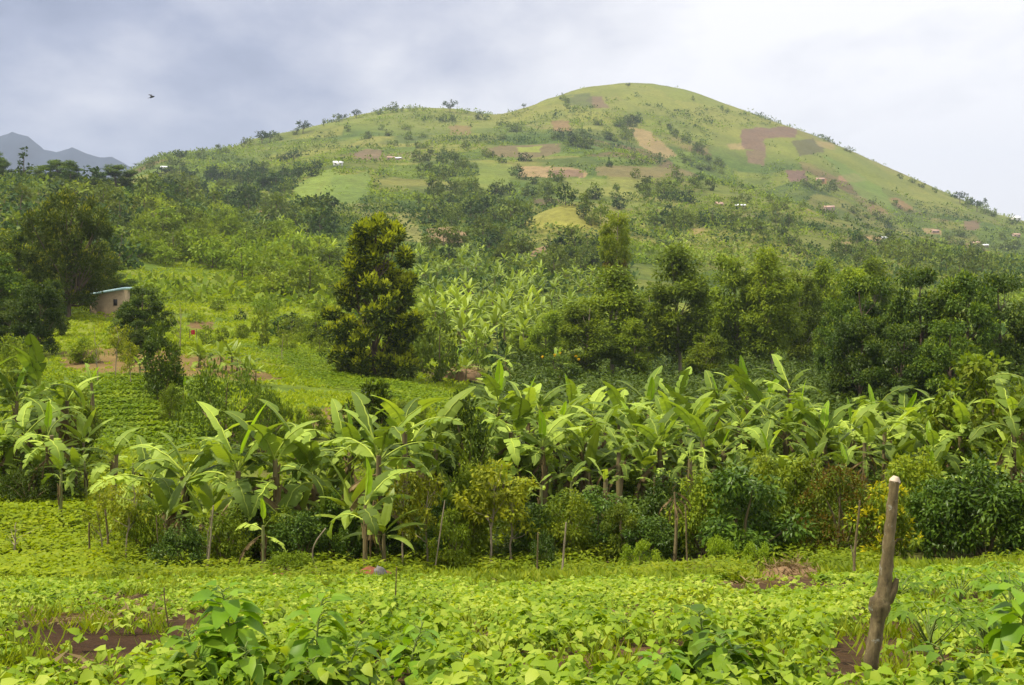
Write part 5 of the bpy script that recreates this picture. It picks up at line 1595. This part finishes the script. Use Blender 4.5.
    p = np.concatenate([p, p, p, p]); xx, yy = x[p] + r.normal(size=len(p)) * .8, y[p] + r.normal(size=len(p)) * .8
    k = np.repeat(np.arange(len(p)), 9)
    P = np.c_[xx[k] + r.normal(size=len(k)) * .3, yy[k] + r.normal(size=len(k)) * .3, np.zeros(len(k))]
    ridge = .5 + .5 * np.sin((P[:, 1] + .25 * P[:, 0] + 1.2 * vnoise(P[:, 0], P[:, 1], 4, 5, 2)) * 2 * np.pi / 1.5)
    P[:, 2] = H(P[:, 0], P[:, 1]) + .05 + .36 * ridge * (.5 + .5 * r.random(len(k)))
    sel = ridge > .25
    a = r.random(len(k)) * 6.28
    leaf_cards(mb, P[sel], np.c_[np.cos(a), np.sin(a), .3 * r.normal(size=len(k))][sel], np.c_[.4 * r.normal(size=(len(k), 2)), np.ones(len(k))][sel], .20, .14, 0, .1)
    tag(link('sweet_potato_vines', mb.mesh('sweet_potato_vines', [M['potato']])), 'ridged beds of dark green sweet potato vines', None, None, 'stuff')


weeds()


# ------------------------------------------------------------------ tall plants in the near field
def herb(px, d, top, label, nlv=22, L=.16, W=.09, mat='tall', spread_=.0, seed=0):
    r = np.random.default_rng(500 + seed)
    x = (px - CX) / F * d; z = Hs(x, d)
    h = (HY - top) / F * d - z
    nlv = int(nlv * 1.7)
    o = thing('leafy_plant', label, 'leafy plant', (x, d, z - .02), 0, (1, 1, 1), 'tall plants standing out of the bean field')
    t = np.linspace(0, 1, 8)
    ax = np.c_[.05 * np.sin(t * 3 + seed), .03 * np.cos(t * 2 + seed) - .03, t * h]
    sb = MB(); sb.tube(ax, .010 - .006 * t, 6)
    q = np.sort(.12 + .88 * r.random(nlv)); q = .12 + .88 * (np.arange(nlv) + .5 * r.random(nlv)) / nlv
    B_ = np.c_[np.interp(q, t, ax[:, 0]), np.interp(q, t, ax[:, 1]), q * h]
    az = np.arange(nlv) * 2.4 / 1.0 + (np.arange(nlv) % 2) * np.pi * .25 + r.normal(size=nlv) * .3
    pet = .05 + .05 * r.random(nlv) * (1 - q)
    dirs = np.c_[np.cos(az), np.sin(az), .45 * np.ones(nlv)]
    E = B_ + nrm(dirs) * pet[:, None]
    for b, e in zip(B_, E): sb.tube(np.array([b, (b + e) / 2 + [0, 0, .006], e]), [.004, .003, .003], 4, cap=False)
    link('stem', sb.mesh('stem', [M['greenstem']], True), o)
    LL = L * 1.15 * (1.1 - .5 * q ** 3) * (.8 + .4 * r.random(nlv)); LL[-3:] *= .7
    droop = -.85 + 1.0 * q ** 1.5 + r.normal(size=nlv) * .25
    mb = MB()
    ax_ = np.c_[np.cos(az), np.sin(az), droop]
    leaf_cards(mb, E, ax_, np.c_[-np.cos(az) * droop * .6, -np.sin(az) * droop * .6, np.ones(nlv)] + r.normal(size=(nlv, 3)) * .18, LL, LL * W / L * 1.1, 0, .16, 'big')
    link('foliage', mb.mesh('foliage', [M[mat]], False), o)


for i, (px, d, top, nl, L, W, lab) in enumerate([
    (222, 7.1, 584, 34, .19, .105, 'tallest leafy plant in the foreground, drooping broad leaves in tiers'),
    (196, 6.9, 622, 20, .16, .09, 'shorter leafy plant leaning at the left of the tallest one'),
    (256, 6.8, 640, 18, .15, .09, 'low leafy plant at the right foot of the tallest one'),
    (327, 7.0, 588, 20, .17, .085, 'thin leafy plant with few hanging leaves and a bare upper stem'),
    (352, 6.8, 640, 18, .15, .085, 'low leafy plant right of the thin one with hanging leaves'),
    (304, 6.7, 654, 16, .14, .08, 'small leafy plant between the tallest and the thin one'),
    (694, 7.3, 606, 22, .15, .085, 'upright leafy plant in the foreground left of the forked post'),
    (722, 7.0, 628, 22, .15, .085, 'bushy leafy plant touching the upright one near the post'),
    (752, 7.2, 638, 16, .14, .08, 'low leafy plant by the bare soil left of the post'),
    (668, 7.0, 648, 16, .14, .08, 'low leafy plant at the left of the upright one'),
    (420, 7.6, 618, 14, .13, .07, 'slim leafy plant in the middle of the foreground'),
    (455, 7.0, 650, 14, .13, .07, 'small leafy plant at the bottom middle of the field'),
    (1015, 7.6, 574, 20, .20, .12, 'dark broad leaved plant at the right frame edge'),
    (938, 6.8, 640, 9, .17, .09, 'small plant with a hanging yellowish leaf on bare soil'),
    (975, 6.7, 650, 9, .12, .06, 'small seedling with pointed leaves at the lower right'),
]):
    herb(px, d, top, lab, nl, L, W, seed=i)


def cassava(px, d, top, w, label, seed):
    r = np.random.default_rng(600 + seed)
    x = (px - CX) / F * d; z = Hs(x, d)
    h = (HY - top) / F * d - z
    o = thing('cassava_plant', label, 'cassava plant', (x, d, z - .02), 0, (1, 1, 1), 'cassava plants right of the post')
    sb, mb = MB(), MB()
    for k in range(14):
        a = k * 2.4 + r.random() * .5
        rr = w / F * d / 2 * (.35 + .7 * r.random())
        e = np.array([rr * math.cos(a), rr * math.sin(a), h * (.62 + .4 * r.random())])
        b = np.array([0, 0, h * (.25 + .33 * r.random())])
        sb.tube(np.array([b, b * .4 + e * .6 + [0, 0, .05], e]), [.006, .004, .003], 5, cap=False)
        nlf = 6
        aa = a + (np.arange(nlf) - 2.5) * .62
        ax = np.c_[np.cos(aa), np.sin(aa), -.25 + .1 * r.normal(size=nlf)]
        leaf_cards(mb, np.repeat(e[None], nlf, 0), ax, np.c_[.15 * r.normal(size=(nlf, 2)), np.ones(nlf)], .15 * (1 - .10 * np.abs(np.arange(nlf) - 2.5)), .042, 0, .12, 'big')
    sb.tube(np.array([(0, 0, -.02), (.01, 0, h * .3), (0, .01, h * .6)]), [.014, .011, .007], 6)
    link('stem', sb.mesh('stem', [M['greenstem']], True), o); link('foliage', mb.mesh('foliage', [M['cassava']]), o)


cassava(930, 8.4, 596, 120, 'cassava plant with fingered leaves just right of the forked post', 0)
cassava(984, 8.6, 600, 100, 'cassava plant with fingered leaves behind the lower right seedling', 1)
cassava(1010, 11.5, 560, 90, 'greyish leafy cassava plant higher at the right frame edge', 2)
cassava(960, 12.5, 566, 80, 'cassava plant at the field edge in front of the right coffee bushes', 3)
cassava(900, 14, 572, 60, 'cassava plant further back behind the forked post', 4)


# ------------------------------------------------------------------ posts and poles
def post():
    d = 7.0
    x0 = (866 - CX) / F * d; z0 = Hs(x0, d)
    X = lambda px, py: np.array([(px - CX) / F * d - x0, 0, (HY - py) / F * d - z0])
    o = thing('wooden_post', 'crooked bark covered post with a stub of branch and pale sawn top', 'post', (x0, d, z0))
    r = np.random.default_rng(3)
    pts = [np.array([-.005, 0, -.15]), X(869, 680), X(872, 655), X(877, 625), X(881, 604), X(884, 590), X(887, 560), X(890, 530), X(892, 505), X(895, 481)]
    P = np.array(pts)
    t = np.linspace(0, 1, 46)
    tt = np.linspace(0, 1, len(P))
    ax = np.c_[[np.interp(t, tt, P[:, i]) for i in range(3)]].T
    base = np.interp(t, tt, np.array([.048, .045, .043, .041, .050, .042, .036, .033, .031, .030]))
    zz, aa = np.meshgrid(np.arange(46), np.arange(14), indexing='ij')
    kn = np.exp(-((t - .44) / .05) ** 2)[:, None] * (.25 + .2 * np.cos(aa / 14 * 6.28 + 1)) + .10 * np.sin(t * 23)[:, None] * np.cos(aa / 14 * 6.28 + 2)
    rad = base[:, None] * (.94 + .09 * r.normal(size=(46, 14)) + kn)
    mb = MB(); mb.tube(ax, rad, 14)
    m, n, l = mat_new('post_bark')
    tx = nd(n, 'ShaderNodeTexCoord')
    mp = nd(n, 'ShaderNodeMapping'); mp.inputs['Scale'].default_value = (1, 1, .35); l.new(tx.outputs['Object'], mp.inputs[0])
    a = nd(n, 'ShaderNodeTexNoise', i_Scale=22.0, i_Detail=8.0, i_Roughness=.7); l.new(mp.outputs[0], a.inputs['Vector'])
    b = nd(n, 'ShaderNodeTexNoise', i_Scale=17.0, i_Detail=6.0, i_Roughness=.75); l.new(tx.outputs['Object'], b.inputs['Vector'])
    cr = ramp(n, [(.32, (.050, .036, .014)), (.52, (.135, .10, .042)), (.72, (.25, .195, .095))]); l.new(a.outputs[0], cr.inputs[0])
    lr = ramp(n, [(.60, 0.0), (.70, .75)]); l.new(b.outputs[0], lr.inputs[0])
    mx = nd(n, 'ShaderNodeMix', data_type='RGBA'); l.new(lr.outputs[0], mx.inputs[0]); l.new(cr.outputs[0], mx.inputs[6]); mx.inputs[7].default_value = (.40, .41, .33, 1)
    pb = nd(n, 'ShaderNodeBsdfPrincipled', i_Roughness=.9); l.new(mx.outputs[2], pb.inputs['Base Color'])
    bp = nd(n, 'ShaderNodeBump', i_Strength=.9, i_Distance=.012); l.new(a.outputs[0], bp.inputs['Height']); l.new(bp.outputs[0], pb.inputs['Normal'])
    out = nd(n, 'ShaderNodeOutputMaterial'); l.new(pb.outputs[0], out.inputs[0])
    link('pole', mb.mesh('pole', [m], True), o)
    sb = MB()
    c = X(884, 598)
    s = np.array([c + [-.01, 0, -.03], c + [.02, -.005, .0], X(893, 588) + [0, -.01, 0], X(896, 578) + [0, -.012, 0]])
    sb.tube(s, np.array([.030, .031, .024, .011])[:, None] * (1 + .12 * r.normal(size=(4, 9))), 9)
    link('branch_stub', sb.mesh('branch_stub', [m], True), o)
    cb = MB()
    e = ax[-1]; dr = nrm(ax[-1] - ax[-3])
    cb.tube(np.array([e - dr * .006, e + dr * .006, e + dr * .016 + [.006, 0, .01]]), np.array([.0305, .029, .016])[:, None] * (1 + .05 * r.normal(size=(3, 12))), 12)
    link('cut_end', cb.mesh('cut_end', [rough_mat('cut_wood', (.42, .33, .22), (.62, .52, .40), 30, .8, .2)], True), o)


post()


def pole(px0, px1, d, foot, top, r0, label, cat='stake', bend=0.0, mat='twig', group='thin stakes and bare stems at the field edge'):
    x0 = (px0 - CX) / F * d; z0 = Hs(x0, d)
    x1 = (px1 - CX) / F * d; h = (HY - top) / F * d - z0
    r0 *= .58
    t = np.linspace(0, 1, 10)
    ax = np.c_[(x1 - x0) * t + bend * np.sin(t * np.pi), .05 * np.sin(t * 5), h * t]
    ax[0, 2] = -.08
    r = np.random.default_rng(int(px0))
    mb = MB(); mb.tube(ax, r0 * (1 - .35 * t) * (1 + .08 * r.normal(size=10)), 7)
    o = link('wooden_stake', mb.mesh('wooden_stake', [M[mat]], True), None, (x0, d, z0))
    tag(o, label, cat, group)


pole(854, 859, 20, 586, 500, .042, 'thin stake leaning slightly, left of the forked post')
pole(688, 685, 25, 574, 504, .035, 'thin bare stake right of the belt middle')
pole(562, 566, 26, 566, 522, .045, 'short pale stake with a light tip in the weeds', mat='palebark')
pole(537, 538, 26.2, 570, 532, .035, 'thin brown stake left of the short pale one')
pole(206, 214, 26.8, 577, 505, .04, 'pale leaning stem right of the low dark coffee bush', mat='palebark')
pole(322, 326, 26, 570, 528, .035, 'bent pale stem left of the front light green banana', bend=-.25, mat='palebark')
pole(108, 106, 30, 560, 508, .06, 'dark charred stump pole at the left end of the shrubs')
pole(88, 90, 29, 558, 522, .05, 'short dark stump pole left of the charred one')
pole(434, 445, 27, 560, 500, .03, 'leaning thin stem below the forked coffee sapling', mat='palebark')
pole(158, 157, 28, 572, 515, .03, 'upright thin brown stem beside the low dark coffee bush')
pole(858, 850, 21, 590, 545, .025, 'pale reed stem at the foot of the leaning stake', mat='palebark')
pole(168, 166, 8.5, 640, 586, .012, 'single dry stalk above the dark soil bed')
pole(394, 397, 13.5, 610, 566, .016, 'broken dry stalk in the middle of the bean field')


def lump(px, d, w, h, label, name, cat, mat, seed, group=None, n=(22, 12), shag=0):
    r = np.random.default_rng(seed)
    x = (px - CX) / F * d; z = Hs(x, d)
    a = np.linspace(0, 2 * np.pi, n[0], endpoint=False); b = np.linspace(0, np.pi / 2, n[1])
    A, Bb = np.meshgrid(a, b)
    V = np.stack([np.cos(A) * np.cos(Bb) * w / 2, np.sin(A) * np.cos(Bb) * w / 2 * .8, np.sin(Bb) ** .9 * h - .05], -1)
    nn = vnoise(V[..., 0] + 9 * seed + V[..., 2], V[..., 1] + V[..., 2] * .7, w * .22, seed, 3) - .5
    V *= (1 + nn * .7)[..., None]
    i = np.arange(n[0] * n[1]).reshape(n[1], n[0])
    q = np.stack([i[:-1], np.roll(i, -1, 1)[:-1], np.roll(i, -1, 1)[1:], i[1:]], -1).reshape(-1, 4)
    mb = MB(); mb.add(V.reshape(-1, 3), q)
    if shag:
        k = r.integers(0, len(V.reshape(-1, 3)), shag); P = V.reshape(-1, 3)[k] + r.normal(size=(shag, 3)) * .04
        leaf_cards(mb, P, r.normal(size=(shag, 3)) * [1, 1, .45] + [0, 0, .1], r.normal(size=(shag, 3)) + [0, 0, 1], w * (.10 + .14 * r.random(shag)), w * .018, 1, .1)
    me = mb.mesh(name, [mat, M['dry']])
    o = link(name, me, None, (x, d, z))
    return tag(o, label, cat, group)


lump(370, 24.3, .95, .30, 'red soil heap at the foot of the front light green banana', 'soil_heap', 'soil heap', M['redsoil'], 2)
lump(283, 23.5, .7, .22, 'small red soil heap below the bright leafy low bush', 'soil_heap', 'soil heap', M['redsoil'], 3)
lump(314, 24.6, .5, .17, 'smallest red soil heap right of the bright leafy low bush', 'soil_heap', 'soil heap', M['redsoil'], 9)
straw = rough_mat('dry_straw', (.13, .075, .035), (.30, .20, .10), 7, .95, 1.0, (3, 3, 1))
lump(788, 21.5, 1.1, .26, 'brown heap of pulled weeds in front of the rusty creeper mound', 'weed_heap', 'weed heap', straw, 4, shag=500)
lump(690, 22.5, 1.2, .12, 'flat scatter of dry straw left of the brown weed heap', 'straw_heap', 'straw heap', straw, 5, shag=400)
stone = lump(379, 24.1, .34, .34, 'flat grey stone lying on the red soil heap', 'stone', 'stone', rough_mat('grey_stone', (.09, .085, .075), (.20, .19, .17), 12, .8, .4), 6)
lump(458, 103, 3.6, .9, 'thatch heap on the grass below the far banana grove', 'thatch_heap', 'thatch heap', straw, 7, shag=300)
lump(446, 100, 1.5, 1.0, 'left weathered stump below the thatch heap', 'tree_stump', 'stump', straw, 8, 'stumps below the thatch heap')
lump(455, 100.5, 1.6, .9, 'right weathered stump below the thatch heap', 'tree_stump', 'stump', straw, 10, 'stumps below the thatch heap')


def withered(px, d, top, label):
    """a dead plant hung with brown leaves"""
    x = (px - CX) / F * d; z = Hs(x, d); h = (HY - top) / F * d - z
    o = thing('withered_plant', label, 'withered plant', (x, d, z))
    mb = MB(); t = np.linspace(0, 1, 6); mb.tube(np.c_[.05 * np.sin(t * 3), 0 * t, t * h], .05 - .03 * t, 6)
    link('stem', mb.mesh('stem', [M['twig']], True), o)
    r = np.random.default_rng(8)
    for i in range(9):
        s = .5 + .3 * r.random()
        link('dry_leaf', BD[i % 2], o, (0, 0, h * (.8 + .2 * r.random())), (0, 0, i * 2.4), (s, s, s))


withered(674, 28, 492, 'withered brown plant with hanging dead leaves among the shrubs')


# ------------------------------------------------------------------ houses
def house(px, d, foot, w, dp, hw, hr, wall, roof, rz, label, name='house', door=True, wins=1, group=None, single=False, mono=False):
    x = (px - CX) / F * d
    z = Hs(x, d)
    o = thing(name, label, 'house', (x, d, z - .3), rz, (1, 1, 1), group)
    wb = MB()
    H0 = hw + .3
    if mono:
        V = [(-w / 2, -dp / 2, 0), (w / 2, -dp / 2, 0), (w / 2, dp / 2, 0), (-w / 2, dp / 2, 0), (-w / 2, -dp / 2, H0), (w / 2, -dp / 2, H0 + hr), (w / 2, dp / 2, H0 + hr), (-w / 2, dp / 2, H0)]
        wb.add(V, [(0, 1, 5, 4), (1, 2, 6, 5), (2, 3, 7, 6), (3, 0, 4, 7), (4, 5, 6, 7)])
    else:
        wb.box((-w / 2, -dp / 2, 0), (w / 2, dp / 2, H0))
        for s in (-1, 1):
            wb.add([(s * w / 2, -dp / 2, H0), (s * w / 2, dp / 2, H0), (s * w / 2, 0, H0 + hr)], [(0, 1, 2)])
    link('wall', wb.mesh('wall', [wall]), o)
    rb = MB(); e = .35; t = .07
    if mono:
        k = hr / w
        rb.add([(-w / 2 - e, -dp / 2 - e, H0 - k * e + .02), (w / 2 + e, -dp / 2 - e, H0 + hr + k * e + .02), (w / 2 + e, dp / 2 + e, H0 + hr + k * e + .02), (-w / 2 - e, dp / 2 + e, H0 - k * e + .02),
                (-w / 2 - e, -dp / 2 - e, H0 - k * e + .02 + t * 3), (w / 2 + e, -dp / 2 - e, H0 + hr + k * e + .02 + t * 3), (w / 2 + e, dp / 2 + e, H0 + hr + k * e + .02 + t * 3), (-w / 2 - e, dp / 2 + e, H0 - k * e + .02 + t * 3)],
               [(0, 3, 2, 1), (4, 5, 6, 7), (0, 1, 5, 4), (1, 2, 6, 5), (2, 3, 7, 6), (3, 0, 4, 7)])
    else:
        k = hr / (dp / 2)
        for s in (-1, 1):
            A = [(-w / 2 - e, s * (dp / 2 + e), H0 - k * e + .02), (w / 2 + e, s * (dp / 2 + e), H0 - k * e + .02), (w / 2 + e, 0, H0 + hr + .02), (-w / 2 - e, 0, H0 + hr + .02)]
            Bq = [(a, b, c + t) for a, b, c in A]
            rb.add(A + Bq, [(0, 3, 2, 1), (4, 5, 6, 7), (0, 1, 5, 4), (1, 2, 6, 5), (2, 3, 7, 6), (3, 0, 4, 7)])
    link('roof', rb.mesh('roof', [roof]), o)
    if door:
        b = MB(); b.box((-.45, -dp / 2 - .05, .3), (.45, -dp / 2 + .04, 2.25)); link('door', b.mesh('door', [M['wood']]), o)
    for i in range(wins):
        c = (-1) ** i * w * .30
        b = MB(); b.box((c - w * .06, -dp / 2 - .04, .3 + hw * .4), (c + w * .06, -dp / 2 + .04, .3 + hw * .78)); link('window', b.mesh('window', [M['dark_opening']]), o)
    return o


M['wood'] = rough_mat('old_wood', (.07, .05, .035), (.14, .10, .07), 5, .8, .2)
M['dark_opening'] = rough_mat('window_dark', (.03, .028, .025), (.06, .055, .05), 5, .7, .1)  # darkness of the window openings put into the colour
M['brick'] = rough_mat('earth_brick', (.27, .20, .11), (.40, .31, .185), 3, .9, .3)
M['white_wall'] = rough_mat('limewash', (.62, .60, .56), (.80, .79, .76), 2, .9, .1)
M['pink_wall'] = rough_mat('mud_wall', (.36, .26, .19), (.50, .39, .30), 2, .9, .1)
M['blue_tin'] = rough_mat('blue_tin', (.36, .56, .60), (.52, .70, .74), 2, .45, .05)
M['white_tin'] = rough_mat('bright_tin', (.66, .68, .70), (.84, .85, .86), 1, .4, .05)
M['rust_tin'] = rough_mat('rusty_tin', (.30, .17, .11), (.48, .34, .26), 2, .6, .1)
house(110, float(at(110, 312, 60)[1]), 312, 3.3, 4.0, 1.75, .6, M['brick'], M['blue_tin'], .1, 'brick house with a pale blue tin roof edge among dark trees', 'brick_house', door=False, mono=True)
house(76, float(at(76, 303, 60)[1]), 302, 2.6, 3.0, 1.6, .5, M['white_wall'], M['white_tin'], -.2, 'white walled shed behind the trunk of the vase shaped tree', 'white_shed')
rc = M['redcloth'] = rough_mat('red_cloth', (.45, .03, .05), (.6, .08, .08), 5, .8, .2)
HG = 'small houses on the far hill'
for px, py, dmin, w, dp, hw, hr, wl, rf, rz, lab in [
    (338, 166, 600, 9, 6, 2.6, 1.2, 'white_wall', 'white_tin', .2, 'small white hut on the open slope below the left ridge'),
    (391, 160, 600, 7, 5, 2.4, 1.2, 'pink_wall', 'rust_tin', .1, 'left one of the pair of pink huts among bushes'),
    (399, 160, 600, 6, 5, 2.2, 1.1, 'pink_wall', 'white_tin', -.2, 'right one of the pair of pink huts among bushes'),
    (298, 224, 250, 9, 5, 2.0, 1.0, 'white_wall', 'white_tin', .3, 'hut with bright white tin roof in the mid slope trees'),
    (216, 244, 200, 8, 4, 1.6, .8, 'pink_wall', 'rust_tin', .1, 'hut with pinkish roof in the left slope orchard'),
    (164, 169, 500, 6, 6, 2.2, 1.2, 'white_wall', 'white_tin', .3, 'pale roofed house at the left foot of the ridge crest'),
    (829, 211, 400, 10, 5, 2.6, 1.2, 'pink_wall', 'rust_tin', -.1, 'tan house on the brow of the lower right ridge'),
    (822, 211, 400, 6, 4, 2.3, 1.0, 'brick', 'rust_tin', .3, 'smaller tan house beside the one on the brow'),
    (884, 239, 400, 5, 4, 2.2, 1.0, 'white_wall', 'white_tin', .1, 'tiny white house right of the tan clearing'),
    (740, 208, 400, 10, 4, 1.8, .8, 'pink_wall', 'white_tin', .0, 'long pale roofed hut above the right hand grove slope'),
    (719, 206, 400, 7, 5, 2.2, 1.8, 'brick', 'rust_tin', .4, 'brown hut left of the long pale roofed one'),
    (975, 246, 680, 9, 6, 2.4, 1.3, 'brick', 'rust_tin', .2, 'left one of the two low houses in the right valley'),
    (985, 247, 680, 6, 5, 2.2, 1.2, 'pink_wall', 'white_tin', -.1, 'right one of the two low houses in the right valley'),
    (1016, 221, 800, 8, 7, 2.8, 1.6, 'white_wall', 'white_tin', .1, 'long white roofed building at the right end of the ridge'),
    (1016, 237, 750, 7, 6, 2.4, 1.3, 'pink_wall', 'rust_tin', .2, 'house just below the long white roofed building'),
    (946, 251, 640, 5, 5, 2.2, 1.1, 'white_wall', 'white_tin', .2, 'tiny pale house alone left of the two low houses'),
    (820, 182, 700, 8, 5, 2.4, 1.3, 'brick', 'rust_tin', .1, 'red roofed house below the pink earth scar'),
    (935, 233, 700, 7, 5, 2.2, 1.1, 'pink_wall', 'rust_tin', .1, 'rusty roofed house left of the purple plot'),
]:
    p = at(px, py, dmin, 1600)
    if p is None: continue
    w = w / F * p[1]; q = w / 7.0
    house(px, p[1], py, w, w * .62, hw * q, hr * q, M[wl], M[rf], rz, lab, 'hill_house', door=False, wins=2, group=HG)


def cloth(px, d, w, h, lab, mat):
    x = (px - CX) / F * d; z = Hs(x, d)
    o = thing('laundry_line', lab, 'laundry line', (x, d, z))
    b = MB()
    for s in (-1, 1): b.tube(np.array([(s * w, 0, -.1), (s * w, 0, 1.0)]), [.04, .03], 6)
    link('pole', b.mesh('pole', [M['twig']], True), o)
    g = MB(); t = np.linspace(-1, 1, 12)
    V = np.array([[(a * w * .55, .05 * math.sin(a * 9) * (1 + q), 0.92 - h * q) for a in t] for q in (0, .5, 1)])
    i = np.arange(36).reshape(3, 12)
    g.add(V.reshape(-1, 3), np.stack([i[:-1, :-1], i[:-1, 1:], i[1:, 1:], i[1:, :-1]], -1).reshape(-1, 4))
    link('cloth', g.mesh('cloth', [mat]), o)
    l = MB(); l.tube(np.array([(-w, 0, .97), (0, 0, .93), (w, 0, .97)]), [.01, .01, .01], 4); link('rope', l.mesh('rope', [M['twig']]), o)


cloth(193, 108, .30, .40, 'little red cloth hanging by the bush on the bank', rc)


def blossoms():
    pass


def bird():
    D = 70.0
    c = np.array([(152 - CX) / F * D, D, (HY - 97) / F * D])
    mb = MB()
    t = np.linspace(-1, 1, 9)
    mb.tube(np.c_[t * .15, 0 * t, .02 * t], .045 * np.sqrt(np.clip(1 - t ** 2, .03, 1)) + .004, 8)
    blk = rough_mat('black_plumage', (.02, .022, .03), (.05, .055, .065), 8, .6, .1)
    o = tag(link('bird', mb.mesh('bird', [blk], True), None, tuple(c), (.3, -.25, .5)), 'small dark bird flying in the sky above the left ridge', 'bird')
    for s in (-1, 1):
        w = MB()
        V = [(.07, s * .03, .02), (-.06, s * .03, .02), (-.07, s * .16, .09), (.05, s * .17, .10), (-.12, s * .30, .10), (-.02, s * .33, .11)]
        V = V + [(a, b, z - .008) for a, b, z in V]
        w.add(V, [(0, 1, 2, 3), (3, 2, 4, 5), (6, 9, 8, 7), (9, 11, 10, 8), (0, 3, 9, 6), (3, 5, 11, 9), (5, 4, 10, 11), (4, 2, 8, 10), (2, 1, 7, 8)])
        link('wing', w.mesh('wing', [blk]), o)
    w = MB(); w.add([(-.13, -.015, -.015), (-.13, .015, -.015), (-.24, .05, -.02), (-.24, -.05, -.02), (-.13, -.015, -.022), (-.13, .015, -.022), (-.24, .05, -.027), (-.24, -.05, -.027)], [(0, 1, 2, 3), (4, 7, 6, 5), (0, 3, 7, 4), (1, 5, 6, 2), (2, 6, 7, 3)])
    link('tail', w.mesh('tail', [blk]), o)


bird()
